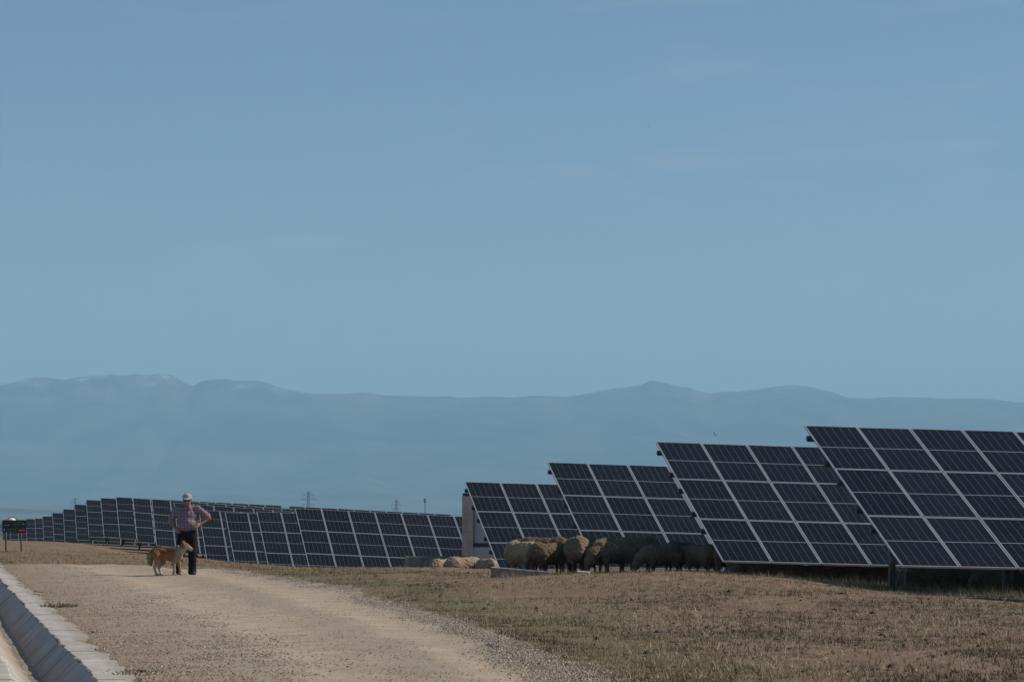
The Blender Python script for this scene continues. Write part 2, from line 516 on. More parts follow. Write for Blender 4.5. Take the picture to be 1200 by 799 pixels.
# ------------------------------------------------------------------ mountains and hills
SKY = [(-900, 480), (-700, 470), (-500, 478), (-300, 462), (-150, 470), (-60, 458), (0, 451), (15, 448), (25, 444), (40, 442), (55, 442.5), (75, 445.5), (87, 442.5), (100, 441), (125, 440), (129, 438), (137, 440),
       (155, 439), (175, 439.5), (185, 437.5), (200, 439), (207, 442.5), (217, 449), (227, 452.5), (235, 447), (250, 444.5), (265, 444), (275, 447), (285, 446),
       (300, 446), (315, 449), (325, 453), (340, 457), (357, 459.5), (375, 461.7), (407, 461.5), (427, 460), (440, 462), (460, 464), (500, 464), (520, 464.5), (542, 466),
       (570, 464.5), (600, 465.6), (627, 464), (665, 465), (687, 461), (712, 457), (730, 454), (750, 451), (762, 446), (775, 448), (790, 451), (802, 454), (807, 453),
       (817, 457.5), (832, 461), (855, 458), (865, 459), (900, 454), (915, 452), (930, 451.5), (950, 454), (975, 459), (995, 466), (1020, 466), (1050, 465.5), (1087, 466),
       (1100, 467.5), (1150, 467), (1175, 469.5), (1187, 470.7), (1200, 471), (1300, 476), (1450, 468), (1650, 480), (1900, 474), (2200, 486)]
MD = 17000.0
spx = np.array([s[0] for s in SKY], float); spy = np.array([s[1] for s in SKY], float)
mx = np.arange((-900 - 600) / F * MD, (2200 - 600) / F * MD, 18.0)
mt = np.concatenate([np.linspace(0, 1, 46), np.linspace(1.05, 1.5, 8)])       # 0 foot, 1 crest, >1 back slope
MX, MT = np.meshgrid(mx, mt)
crest = CAM_H + (HOR - np.interp(mx / MD * F + 600, spx, spy)) / F * MD
crest = crest + 5 * fbm(mx / 90, mx * 0, 31, 4)
MYs = MD + (MT - 1) * 5200 + 380 * fbm(MX / 2300, MT * 2, 41, 3) * (1 - np.abs(1 - MT)) * (MT < 1)
prof = np.where(MT <= 1, 0.62 * MT ** 1.5 + 0.38 * MT ** 5, np.maximum(0, 1 - (MT - 1) / 0.5) ** 1.3)
spur = fbm(MX / 1500 + 0.9 * MT, MT * 1.6, 51, 5, 0.55)
base = -27.0
MZ = base + (crest[None, :] - base) * np.clip(prof + 0.42 * spur * np.clip(MT, 0, 1) * np.clip(1 - MT, 0, 1) * 3.0 + 0.05 * np.abs(fbm(MX / 420, MT * 9, 61, 4)) * np.clip(1 - MT, 0, 1) * MT * 4, 0, 1.0)
MZ = np.minimum(MZ, (CAM_H + (crest[None, :] - CAM_H) * np.minimum(MYs, 1e9) / MD) - 4 * (MT < 0.99))
MZ[0, :] = base - 2
nx, ny = len(mx), len(mt)
ii = (np.arange(ny - 1)[:, None] * nx + np.arange(nx - 1)[None, :]).ravel()
me = np_mesh('mountains', np.stack([MX.ravel(), MYs.ravel(), MZ.ravel()], 1), np.stack([ii, ii + 1, ii + 1 + nx, ii + nx], 1), True)
def mountain_material():
    t = NT('mountain_rock')
    g = t.coord('Object')
    sep = t.n('ShaderNodeSeparateXYZ'); t.put(sep.inputs[0], g)
    n1 = t.noise(0.0016, 8, 0.66, g, 0.8); n2 = t.noise(0.006, 6, 0.65, g)
    c = t.mix(t.ramp(n1, 0.38, 0.62), (0.012, 0.022, 0.016), (0.095, 0.090, 0.068))
    hi = t.ramp(sep.outputs[2], 430, 760)
    c = t.mix(t.math('MULTIPLY', hi, t.ramp(n2, 0.42, 0.62, 0, 0.8)), c, (0.24, 0.225, 0.20))
    snow = t.math('MULTIPLY', t.ramp(sep.outputs[2], 655, 690), t.ramp(n2, 0.60, 0.66))
    c = t.mix(snow, c, (0.42, 0.44, 0.46))
    return t.set(c, 0.95, 0, 0.05)
M['mountain'] = mountain_material()
prop(link_mesh('mountains', me, M['mountain']), kind='structure')

# low hills out on the plain
hx = np.linspace(-9000, -900, 200); ht = np.linspace(-1, 1, 19)
HX, HT = np.meshgrid(hx, ht)
hh = (26 + 52 * np.clip(fbm(hx / 1500, hx * 0 + 5, 71, 4) + 0.15, 0, 1)) * sstep(-1000, -1700, hx) + 22 * sstep(-1400, -2600, hx) - 6
HZ = -28 + hh[None, :] * (1 - HT ** 2) ** 1.5 + 2.5 * fbm(HX / 120, HT * 6, 75, 3)
HY = 9500 + HT * 900 + 500 * fbm(HX / 2600, HX * 0, 77, 2)
nx, ny = len(hx), len(ht)
ii = (np.arange(ny - 1)[:, None] * nx + np.arange(nx - 1)[None, :]).ravel()
me = np_mesh('hills', np.stack([HX.ravel(), HY.ravel(), HZ.ravel()], 1), np.stack([ii, ii + 1, ii + 1 + nx, ii + nx], 1), True)
prop(link_mesh('hills', me, M['mountain']), kind='structure')

# ------------------------------------------------------------------ the air
HZ_D = 9.0e-5
t = NT('air')
t.t.nodes.remove(t.b)
pv = t.n('ShaderNodeVolumePrincipled')
pv.inputs['Color'].default_value = (0.43, 0.755, 1.0, 1)
pv.inputs['Absorption Color'].default_value = (0, 0, 0, 1)
pv.inputs['Density'].default_value = HZ_D
pv.inputs['Anisotropy'].default_value = 0.0
t.t.links.new(pv.outputs[0], t.out.inputs['Volume'])
b = MB()
b.box((0, 12900, 425), (48400, 26900, 910))
hz = prop(b.build('haze', t.m), kind='stuff')

# ------------------------------------------------------------------ solar arrays
PW, PL, PT = 1.03, 2.10, 0.035         # one module
PPX, PPY = 1.05, 2.12
def glass_mesh():
    e = 0.022
    V = [(e, e, 0.002), (PW - e, e, 0.002), (PW - e, PL - e, 0.002), (e, PL - e, 0.002)]
    return np_mesh('solar_panel', V, [(0, 1, 2, 3)], uv=[(0, 0), (1, 0), (1, 1), (0, 1)])
def frame_mesh():
    b = MB()
    w, top = 0.024, 0.006
    zc = top - PT / 2
    b.box((w / 2, PL / 2, zc), (w, PL, PT)); b.box((PW - w / 2, PL / 2, zc), (w, PL, PT))
    b.box((PW / 2, w / 2, zc - 0.001), (PW - 2 * w, w, PT)); b.box((PW / 2, PL - w / 2, zc - 0.001), (PW - 2 * w, w, PT))
    n_ = len(b.bm.faces)
    b.box((PW / 2, PL / 2, -0.025), (PW - 2 * w, PL - 2 * w, 0.006))       # dark back sheet
    b.bm.faces.ensure_lookup_table()
    for f_ in list(b.bm.faces)[n_:]: f_.material_index = 1
    return b.mesh('frame')
GLASS, FRAME = glass_mesh(), frame_mesh()
GLASS.materials.append(M['cells']); FRAME.materials.append(M['alu']); FRAME.materials.append(M['rubber'])
NCOL = 10
TW = NCOL * PPX
def solar_array_proto():
    root = empty('solar_array')
    rot = Matrix.Rotation(TILT, 4, 'X')
    def on_slope(x, s, n):                      # point x along, s up the slope, n off the surface
        return Vector((x, s * math.cos(TILT) - n * math.sin(TILT), 0.47 + s * math.sin(TILT) + n * math.cos(TILT)))
    for c in range(NCOL):
        for r in range(3):
            p = bpy.data.objects.new('solar_panel', GLASS); COL.objects.link(p)
            p.parent = root
            p.location = on_slope(c * PPX, 0.01 + r * PPY, 0)
            p.rotation_euler = (TILT + R(random.uniform(-.15, .15)), R(random.uniform(-.12, .12)), 0)
            f = bpy.data.objects.new('frame', FRAME); COL.objects.link(f)
            f.parent = p
    for s in (0.45, 1.68, 2.57, 3.80, 4.69, 5.92):
        b = MB()
        b.bar(on_slope(-0.055, s, -0.09), on_slope(TW + 0.04, s, -0.09), 0.09, 0.085, up=Vector((0, -math.sin(TILT), math.cos(TILT))))
        b.build('rail', M['steel'], root)
    x = 0.24
    while x < TW:
        b = MB(); b.bar(on_slope(x, 0.25, -0.185), on_slope(x, 3.9, -0.185), 0.07, 0.11, up=Vector((1, 0, 0))); b.build('rafter', M['steel'], root)
        for s, nm, w, dx in ((1.25, 'front_post', .10, 0.0), (4.6, 'rear_post', .11, 1.35)):
            if x + dx > TW: continue
            tp = on_slope(x + dx, s, -0.22)
            b = MB()
            b.box((tp.x - 0.045, tp.y, (tp.z - 0.9) / 2), (0.012, w, tp.z + 0.9))
            b.box((tp.x, tp.y - w / 2, (tp.z - 0.9) / 2), (0.09, 0.012, tp.z + 0.896))
            b.box((tp.x, tp.y + w / 2, (tp.z - 0.9) / 2), (0.09, 0.012, tp.z + 0.896))
            b.build(nm, M['steel'], root)
        if x + 1.35 < TW:
            b = MB(); b.bar(on_slope(x + 1.35, 2.4, -0.185), on_slope(x + 1.35, 6.1, -0.185), 0.07, 0.11, up=Vector((1, 0, 0))); b.build('rafter', M['steel'], root)
        x += 2 * PPX
    return root
def copy_tree(o, parent=None, drop=()):
    c = o.copy(); COL.objects.link(c); c.parent = parent
    for ch in o.children:
        if ch.name.split('.')[0] in drop: continue
        copy_tree(ch, c, drop)
    return c
ORD = ['first', 'second', 'third', 'fourth', 'fifth', 'sixth', 'seventh', 'eighth', 'ninth', 'tenth', 'eleventh', 'twelfth', 'thirteenth', 'fourteenth']
GA = 'rows of solar arrays stepping back across the field'
LAB = [
    'largest tilted solar array, set above the dry bank with dark shade beneath it',
    'tilted solar array one row behind the largest one, sheep standing at its lower corner',
    'tilted solar array with sheep crowded along its lower edge and three full columns showing',
    'tilted solar array standing right in front of the pale inverter cabin',
    'long solar array sunk behind the grassy bank with its end hidden by the inverter cabin',
    'solar array showing two columns just beyond the long one sunk behind the grassy bank',
    'solar array nearly touching the gravel, second beyond the long one sunk behind the bank',
    'solar array just right of the man, its lower edge clear above dark grass',
    'solar array directly behind the man, mostly hidden by his body',
    'solar array directly behind the dog, just before the man',
    'solar array end above the rear half of the dog, with its shadow striping the grass',
    'highest standing solar array end of the distant crest, left of the dog',
]
arr0 = solar_array_proto()
n_left = len(ROWS) - len(LAB)
for i, r_ in enumerate(ROWS):
    p, bl, m = row_geo(r_)
    o = arr0 if i == 0 else copy_tree(arr0)
    o.location = (bl.x, bl.y, bl.z - 0.47)
    o.rotation_euler = (0, math.atan(m), ALPHA)
    lab = LAB[i] if i < len(LAB) else f'{ORD[i - len(LAB)]} array end past the highest one, descending towards the green sign'
    prop(o, lab, 'solar array', GA)
# the neighbour of the highest one, farther along the same row
p, bl, m = row_geo(ROWS[11])
q = np.array([bl.x, bl.y]) + ER * (TW + 0.45)
o = copy_tree(arr0)
o.location = (q[0], q[1], bl.z - 0.47 - m * (TW + 0.45)); o.rotation_euler = (0, math.atan(m), ALPHA)
prop(o, 'far solar array whose top edge just clears the arrays right of the man', 'solar array', GA)
# the row nearest the camera: it stands just out of the picture and throws its shadow in from the right
o = copy_tree(arr0)
o.location = (11.4, 41.3, gz1(12.5, 43.5) + 0.05); o.rotation_euler = (0, math.atan(.02), ALPHA)
prop(o, 'solar array beyond the right edge whose shadow reaches the dry bank', 'solar array', GA)

# ------------------------------------------------------------------ concrete channel
def channel_material():
    t = NT('cast_concrete')
    g = t.coord('Object')
    n1 = t.noise(1.3, 6, 0.65, g); n2 = t.noise(14, 5, 0.7, g); n3 = t.noise(60, 3, 0.6, g)
    c = t.mix(t.ramp(n1, 0.3, 0.7), (0.40, 0.37, 0.32), (0.60, 0.565, 0.51))
    c = t.mix(t.ramp(n2, 0.48, 0.70, 0, 0.65), c, (0.25, 0.225, 0.19))
    c = t.mix(t.ramp(t.noise(4.0, 6, 0.7, g), 0.50, 0.72, 0, 0.7), c, (0.29, 0.25, 0.20))
    al = t.attr('along', 'Fac')
    fr = t.math('FRACT', t.math('DIVIDE', al, 2.0))
    joint = t.math('LESS_THAN', fr, 0.024)
    c = t.mix(t.math('MULTIPLY', joint, 0.85), c, (0.05, 0.045, 0.04))
    seg = t.n('ShaderNodeTexWhiteNoise', noise_dimensions='1D'); t.put(seg.inputs['W'], t.math('FLOOR', t.math('DIVIDE', al, 2.0)))
    c = t.mix(t.math('MULTIPLY', seg.outputs[0], 0.35), c, (0.30, 0.285, 0.26))
    silt = t.math('MULTIPLY', t.attr('silt', 'Fac'), t.ramp(n1, 0.25, 0.6, 0.4, 1))
    c = t.mix(silt, c, (0.20, 0.155, 0.11))
    t.bump(t.math('ADD', n2, t.math('MULTIPLY', n3, 0.5)), 0.35, 0.012)
    return t.set(c, 0.92, 0, 0.15)
M['concrete_ch'] = channel_material()
def strip_mesh(name, cols, y0=1.0, y1=83.0, st=0.09):
    """cols: list of (offset left of the kerb edge, height, silt) ; a sheet that follows the channel"""
    ys = np.arange(y0, y1, st)
    V = []; al = []; si = []
    dirb = np.array([-0.198, 1.0])
    ym = XL(ys)
    zb = gz_base(ym - 0.6, ys)
    for off, h, s, jit in cols:
        j = jit * fbm(ys * 1.6, ys * 0 + off * 7, 81, 5, 0.65)
        sg_ = np.floor(ys / 2.0); j = j + (0.03 * (_hash(sg_, sg_ * 0 + 3, 5) - 0.5) if off > 0.15 else 0.0)
        jz = 0.006 * fbm(ys * 0.8, ys * 0 + off, 83, 3)
        V.append(np.stack([ym - off - j, ys, zb + h + jz], 1)); al.append(ys * (0.4 if name == 'kerb' else 1.0)); si.append(np.full(len(ys), s))
    n = len(ys); k = len(cols)
    V = np.concatenate(V); al = np.concatenate(al); si = np.concatenate(si)
    ii = (np.arange(k - 1)[:, None] * n + np.arange(n - 1)[None, :]).ravel()
    return np_mesh(name, V, np.stack([ii, ii + 1, ii + 1 + n, ii + n], 1), False, {'along': al, 'silt': si})
ch = empty('drainage_channel', (0, 0, 0), label='open concrete drainage channel with shaded wall running along the dirt track', cat='drain')
link_mesh('kerb', strip_mesh('kerb', [(-0.03, -0.25, 0, 0.20), (0.0, 0.000, 0.85, 0.22), (0.07, 0.016, 0.45, 0.18), (0.20, 0.018, 0.0, 0.02), (0.350, 0.016, 0.1, 0.035), (0.368, 0.004, 0.1, 0.035)]), M['concrete_ch'], ch)
link_mesh('bed', strip_mesh('bed', [(0.372, 0.003, 0, 0.012), (0.51, -0.13, 0.1, 0.0), (0.64, -0.262, 0.5, 0.02), (0.76, -0.275, 0.95, 0.03), (0.80, -0.26, 0.8, 0.03), (1.06, 0.00, 0.1, 0.01)]), M['concrete_ch'], ch)
link_mesh('kerb', strip_mesh('kerb', [(1.063, 0.004, 0, 0.01), (1.09, 0.016, 0, 0.01), (1.40, 0.012, 0.2, 0.04), (1.52, 0.002, 0.8, 0.16), (1.56, -0.25, 0, 0.16)]), M['concrete_ch'], ch)

# ------------------------------------------------------------------ bodies from distance fields
def sdf_mesh(prims, res, k=0.03, noise_fn=None):
    """prims: ('c', p0, p1, r0, r1[, k]) tapered capsules, ('e', centre, radii, (rx,ry,rz)[, k]) ellipsoids -> V, F (surface nets)"""
    lo = np.full(3, 1e9); hi = -lo
    for p in prims:
        if p[0] == 'c':
            a, b = np.array(p[1], float), np.array(p[2], float); r = max(p[3], p[4])
            lo = np.minimum(lo, np.minimum(a, b) - r); hi = np.maximum(hi, np.maximum(a, b) + r)
        else:
            c = np.array(p[1], float); r = max(p[2])
            lo = np.minimum(lo, c - r); hi = np.maximum(hi, c + r)
    lo -= 4 * res + 0.03; hi += 4 * res + 0.03
    dims = np.ceil((hi - lo) / res).astype(int) + 1
    f = np.full(dims, 0.5, np.float32)
    ax = [lo[i] + np.arange(dims[i]) * res for i in range(3)]
    for p in prims:
        kk = p[5] if p[0] == 'c' and len(p) > 5 else (p[4] if p[0] == 'e' and len(p) > 4 else k)
        if p[0] == 'c':
            a, b = np.array(p[1], float), np.array(p[2], float); rr = max(p[3], p[4])
            mn, mxx = np.minimum(a, b) - rr, np.maximum(a, b) + rr
        else:
            c = np.array(p[1], float); rr = max(p[2]); mn, mxx = c - rr, c + rr
        pad = 2.2 * kk + 3 * res + 0.02
        i0 = np.clip(((mn - pad - lo) / res).astype(int), 0, dims - 1); i1 = np.clip(((mxx + pad - lo) / res).astype(int) + 2, 1, dims)
        X, Y, Z = np.meshgrid(ax[0][i0[0]:i1[0]], ax[1][i0[1]:i1[1]], ax[2][i0[2]:i1[2]], indexing='ij')
        P = np.stack([X, Y, Z], -1)
        if p[0] == 'c':
            ab = b - a; L2 = max(float(ab @ ab), 1e-9)
            tt = np.clip(((P - a) @ ab) / L2, 0, 1)
            d = np.linalg.norm(P - a - tt[..., None] * ab, axis=-1) - (p[3] + (p[4] - p[3]) * tt)
        else:
            Q = P - c
            if p[3] is not None:
                rm = np.array(Matrix.Rotation(p[3][2], 3, 'Z') @ Matrix.Rotation(p[3][1], 3, 'Y') @ Matrix.Rotation(p[3][0], 3, 'X'))
                Q = Q @ rm
            rad = np.array(p[2], float)
            k0 = np.linalg.norm(Q / rad, axis=-1); k1 = np.linalg.norm(Q / rad ** 2, axis=-1)
            d = np.where(k1 > 1e-6, k0 * (k0 - 1) / np.maximum(k1, 1e-6), -rad.min())
        sl = tuple(slice(i0[j], i1[j]) for j in range(3))
        g = f[sl]
        h = np.clip(0.5 + 0.5 * (d - g) / kk, 0, 1)
        f[sl] = d * (1 - h) + g * h - kk * h * (1 - h)
    if noise_fn is not None:
        X, Y, Z = np.meshgrid(*ax, indexing='ij')
        f = f + noise_fn(X, Y, Z).astype(np.float32)
    ins = f < 0
    n = dims - 1
    cnt = np.zeros(n, np.int16); acc = np.zeros(tuple(n) + (3,), np.float32)
    def sub(o): return tuple(slice(o[j], o[j] + n[j]) for j in range(3))
    for axd in range(3):
        o1, o2 = [j for j in range(3) if j != axd]
        for u in (0, 1):
            for v in (0, 1):
                A = [0, 0, 0]; A[o1] = u; A[o2] = v
                B = list(A); B[axd] = 1
                fa, fb = f[sub(A)], f[sub(B)]
                cr = (fa < 0) != (fb < 0)
                tt = np.where(cr, fa / np.where(cr, fa - fb, 1), 0)
                cnt += cr
                acc[..., axd] += tt * cr
                acc[..., o1] += u * cr; acc[..., o2] += v * cr
    act = cnt > 0
    idx = np.full(n, -1, np.int64); idx[act] = np.arange(act.sum())
    ijk = np.argwhere(act)
    V = lo + (ijk + acc[act] / cnt[act][:, None]) * res
    faces = []
    for axd in range(3):
        o1, o2 = (axd + 1) % 3, (axd + 2) % 3
        A = [slice(None)] * 3; B = [slice(None)] * 3
        A[axd] = slice(0, dims[axd] - 1); B[axd] = slice(1, dims[axd])
        cr = ins[tuple(A)] != ins[tuple(B)]
        w = np.argwhere(cr)
        w = w[(w[:, o1] > 0) & (w[:, o2] > 0) & (w[:, o1] < n[o1]) & (w[:, o2] < n[o2])]
        flip = ~ins[tuple(A)][w[:, 0], w[:, 1], w[:, 2]]
        def cell(d1, d2):
            q = w.copy(); q[:, o1] -= d1; q[:, o2] -= d2
            return idx[q[:, 0], q[:, 1], q[:, 2]]
        quad = np.stack([cell(1, 1), cell(0, 1), cell(0, 0), cell(1, 0)], 1)
        quad[flip] = quad[flip][:, ::-1]
        faces.append(quad)
    return V, np.concatenate(faces)

def n3(X, Y, Z, s, seed=0.0):
    """cheap smooth lumpy noise"""
    return (np.sin(X * s + 1.3 * np.sin(Y * s * 0.9 + seed) + seed) * np.sin(Y * s * 1.1 + 1.7 * np.sin(Z * s * 0.8) + 2 * seed) + np.sin(Z * s * 1.2 + 1.1 * np.sin(X * s * 1.15) + 3 * seed) * np.sin((X + Y) * s * 0.7 + seed)) * 0.5

def vcol_material(name, rough=0.9, bump_scale=60, bump=0.5, stretch=(1, 1, 1), var=0.35, per_object=False):
    t = NT(name)
    g = t.coord('Object')
    nn = t.noise(bump_scale, 4, 0.65, t.scaled(stretch, g))
    tn = t.attr('tint')
    if per_object:
        oi = t.n('ShaderNodeObjectInfo').outputs['Random']
        tn = t.mix(1.0, tn, t.mix(oi, (0.62, 0.58, 0.55), (1.35, 1.35, 1.35)), 'MULTIPLY')
    c = t.mix(t.ramp(nn, 0.3, 0.7), t.mix(var, tn, (0, 0, 0)), tn)
    t.bump(nn, bump, 0.02)
    return t.set(c, rough, 0, 0.15)
M['fleece'] = vcol_material('fleece', 0.97, 45, 0.9, var=0.5, per_object=True)
def sunlit_fleece():
    t = NT('sunlit_fleece')
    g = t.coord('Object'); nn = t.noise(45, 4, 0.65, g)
    c = t.mix(1.0, t.attr('tint'), (1.75, 1.78, 1.85), 'MULTIPLY')  # lighter copy of the shade-darkened fleece, sunlight put into its colour
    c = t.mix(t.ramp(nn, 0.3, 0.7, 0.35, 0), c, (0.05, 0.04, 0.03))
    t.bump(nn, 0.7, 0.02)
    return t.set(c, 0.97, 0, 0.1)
M['sunlit_fleece'] = sunlit_fleece()
M['hide'] = vcol_material('hide', 0.9, 80, 0.2)
M['dog_fur'] = vcol_material('dog_fur', 0.9, 70, 0.6, (0.35, 1, 1))
M['skin'] = vcol_material('skin', 0.6, 40, 0.1, var=0.15)

# ---- sheep: +X is forward
def sheep_meshes(pose, seed):
    leg = []
    fl = []
    lie = pose == 'lying'
    dz = -0.33 if lie else 0.0
    bz = 0.52 + dz
    # body core and fleece
    fl += [('e', (0.02, 0, bz - 0.03), (0.49, 0.22, 0.24), None), ('e', (-0.28, 0, bz - 0.005), (0.24, 0.225, 0.24), None), ('e', (0.28, 0, bz - 0.005), (0.24, 0.19, 0.225), None),
           ('e', (-0.45, 0, bz - 0.02), (0.10, 0.10, 0.15), None)]
    if lie:
        neck = [(0.38, 0.02, bz + 0.03), (0.50, 0.07, bz + 0.02), (0.57, 0.12, bz - 0.03)]; head = [(0.58, 0.13, bz - 0.04), (0.66, 0.20, bz - 0.12)]
    elif pose == 'grazing':
        neck = [(0.40, 0, bz + 0.02), (0.58, 0, bz - 0.10), (0.70, 0, bz - 0.26)]; head = [(0.70, 0, bz - 0.27), (0.77, 0, bz - 0.44)]
    elif pose == 'lowered':
        neck = [(0.40, 0, bz + 0.05), (0.58, 0, bz + 0.04), (0.68, 0, bz + 0.00)]; head = [(0.70, 0, bz - 0.01), (0.84, 0, bz - 0.13)]
    else:
        neck = [(0.38, 0, bz + 0.06), (0.50, 0, bz + 0.19), (0.56, 0, bz + 0.27)]; head = [(0.57, 0, bz + 0.29), (0.74, 0, bz + 0.22)]
    fl += [('c', neck[0], neck[1], 0.165, 0.125), ('c', neck[1], neck[2], 0.125, 0.09)]
    body = [('c', neck[1], neck[2], 0.08, 0.07), ('c', neck[2], head[0], 0.07, 0.075), ('c', head[0], head[1], 0.078, 0.042), ('e', (head[0][0], head[0][1], head[0][2] + 0.02), (0.075, 0.065, 0.075), None),
            ('e', (-0.05, 0, bz), (0.44, 0.16, 0.17), None)]
    hx_, hz_ = head[0][0], head[0][2]
    for s in (-1, 1):
        body.append(('c', (hx_ - 0.02, head[0][1] + s * 0.055, hz_ + 0.03), (hx_ - 0.05, head[0][1] + s * 0.15, hz_ + 0.005), 0.022, 0.014, 0.01))
    for s in (-1, 1):
        if not lie:
            j = 0.03 * s
            body += [('c', (0.30 + j, s * 0.10, bz - 0.12), (0.29 + j, s * 0.105, 0.27), 0.06, 0.036), ('c', (0.29 + j, s * 0.105, 0.27), (0.295 + j, s * 0.105, 0.06), 0.033, 0.022),
                     ('c', (0.295 + j, s * 0.105, 0.05), (0.33 + j, s * 0.105, 0.025), 0.028, 0.026),
                     ('c', (-0.33 - j, s * 0.11, bz - 0.08), (-0.27 - j, s * 0.115, 0.35), 0.10, 0.055), ('c', (-0.27 - j, s * 0.115, 0.35), (-0.37 - j, s * 0.115, 0.24), 0.05, 0.034),
                     ('c', (-0.37 - j, s * 0.115, 0.24), (-0.35 - j, s * 0.115, 0.05), 0.030, 0.022), ('c', (-0.35 - j, s * 0.115, 0.045), (-0.315 - j, s * 0.115, 0.025), 0.028, 0.026)]
            fl += [('c', (-0.32 - j, s * 0.11, bz - 0.06), (-0.28 - j, s * 0.115, 0.30), 0.14, 0.075), ('c', (0.30 + j, s * 0.10, bz - 0.1), (0.29 + j, s * 0.105, 0.27), 0.11, 0.06)]
        else:
            body += [('c', (0.32, s * 0.12, 0.12), (0.42, s * 0.15, 0.045), 0.05, 0.034), ('c', (0.42, s * 0.15, 0.04), (0.30, s * 0.17, 0.03), 0.03, 0.024),
                     ('c', (-0.30, s * 0.17, 0.12), (-0.12, s * 0.22, 0.06), 0.09, 0.05), ('c', (-0.12, s * 0.22, 0.05), (-0.30, s * 0.24, 0.035), 0.036, 0.026)]
    body.append(('c', (-0.50, 0, bz + 0.03), (-0.56, 0, bz - 0.15), 0.03, 0.024))
    fl.append(('c', (-0.52, 0, bz + 0.03), (-0.57, 0, bz - 0.16), 0.045, 0.035))
    fl.append(('e', (hx_ - 0.04, head[0][1], hz_ + 0.05), (0.07, 0.07, 0.06), None))
    Vb, Fb = sdf_mesh(body, 0.013, 0.03)
    nf = lambda X, Y, Z: 0.013 * n3(X, Y, Z, 38, seed) + 0.010 * n3(X, Y, Z, 80, seed + 1.7) + 0.012 * n3(X, Y, Z, 13, seed + 0.6)
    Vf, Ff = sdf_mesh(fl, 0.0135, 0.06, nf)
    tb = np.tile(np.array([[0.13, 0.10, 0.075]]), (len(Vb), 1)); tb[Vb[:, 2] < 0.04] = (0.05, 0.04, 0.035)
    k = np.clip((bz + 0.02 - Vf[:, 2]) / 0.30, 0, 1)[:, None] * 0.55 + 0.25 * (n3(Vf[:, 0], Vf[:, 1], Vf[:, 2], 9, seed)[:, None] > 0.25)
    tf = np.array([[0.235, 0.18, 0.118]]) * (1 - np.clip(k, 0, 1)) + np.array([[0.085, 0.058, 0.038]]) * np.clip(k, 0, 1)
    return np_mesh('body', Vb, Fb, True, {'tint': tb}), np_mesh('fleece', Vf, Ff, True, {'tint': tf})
def sheep_eyes(pose):
    return None
SHEEP = {}
for i, pz in enumerate(('standing', 'grazing', 'lowered', 'lying')):
    a, b_ = sheep_meshes(pz, 0.7 + i * 1.9)
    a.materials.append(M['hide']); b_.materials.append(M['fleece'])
    SHEEP[pz] = (a, b_)
def sheep(px, d, heading, pose, sc, label, group, dz=0.0, pale=False):  # pale: sheep in sun wear the fleece with sunlight in its colour
    x = (px - 600) / F * d
    o = empty('sheep', (x, d, gz1(x, d) - 0.01 + dz), (0, 0, R(heading)), label, 'sheep', group)
    o.scale = (sc * random.uniform(.97, 1.03), sc * random.uniform(.98, 1.08), sc)
    link_mesh('body', SHEEP[pose][0], None, o)
    f = link_mesh('fleece', SHEEP[pose][1], None, o)
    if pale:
        f.material_slots[0].link = 'OBJECT'; f.material_slots[0].material = M['sunlit_fleece']
    return o
GS = 'flock of sheep sheltering under the solar arrays'
sheep(613, 64.9, -52, 'grazing', 1.02, 'sunlit woolly sheep at the end of the flock, behind the low concrete slab', GS, pale=True)
sheep(643, 64.2, 38, 'grazing', 0.96, 'sheep with its head down beside the sunlit one, behind the low concrete slab', GS)
sheep(640, 65.6, 168, 'lowered', 1.10, 'sheep whose yellowish back shows above the two behind the concrete slab', GS)
sheep(676, 63.9, 96, 'grazing', 1.14, 'tall sheep seen from behind with a sunlit brown rump', GS)
sheep(700, 65.0, 60, 'lowered', 1.06, 'dark sheep half hidden between the tall rump and the sheep with pale hind legs', GS)
sheep(719, 63.4, 222, 'grazing', 1.08, 'sheep with pale hind legs standing broadside above the pale scrap of wood', GS)
sheep(748, 64.8, 130, 'lowered', 1.10, 'dark sheep standing behind the one with pale hind legs', GS)
sheep(775, 62.9, 212, 'grazing', 0.94, 'sheep grazing in the shade with its woolly head stretched low', GS)
sheep(796, 64.4, 60, 'lowered', 1.00, 'dark sheep in deep shade just behind the low grazing one', GS)
sheep(822, 62.9, 128, 'lowered', 0.94, 'dark sheep in deep shade at the lower corner of the array', GS)
sheep(846, 64.0, 40, 'grazing', 0.92, 'last standing sheep, half under the lower edge of the second array', GS)
for px_, d_, hd_, ps_, lab_ in ((878, 62.5, 15, 'lying', 'sheep lying first in the dark row under the second array'), (912, 62.0, 170, 'lying', 'sheep lying second in the dark row under the second array'),
                                (950, 61.6, 195, 'lying', 'brown-faced sheep lying in the middle of the dark row under the second array'), (984, 62.2, 10, 'lying', 'sheep lying in deep shade short of the post of the largest array'),
                                (1022, 62.4, 185, 'lying', 'sheep lying in deep shade right behind the post of the largest array'), (1090, 55.6, 185, 'lying', 'brownish sheep lying between posts beneath the largest array'),
                                (1132, 56.2, 10, 'lying', 'sheep lying behind straw stalks under the largest array'), (1176, 55.4, 170, 'lying', 'last sheep lying in the dark under the largest array')):
    sheep(px_, d_, hd_, ps_, 1.0, lab_, GS)
GL = 'sheep resting in the open by the concrete trough'
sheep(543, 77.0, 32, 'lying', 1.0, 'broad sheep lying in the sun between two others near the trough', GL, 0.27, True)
sheep(519, 79.2, 55, 'lying', 0.95, 'small sunlit sheep lying against the end of the concrete trough', GL, 0.30, True)
sheep(515, 75.6, 200, 'lying', 0.55, 'little sunlit lamb lying low before the concrete trough', GL, 0.10, True)
sheep(570, 76.6, 118, 'grazing', 0.80, 'sheep with a pale hind leg beside the inverter cabin', GL, 0.02, True)

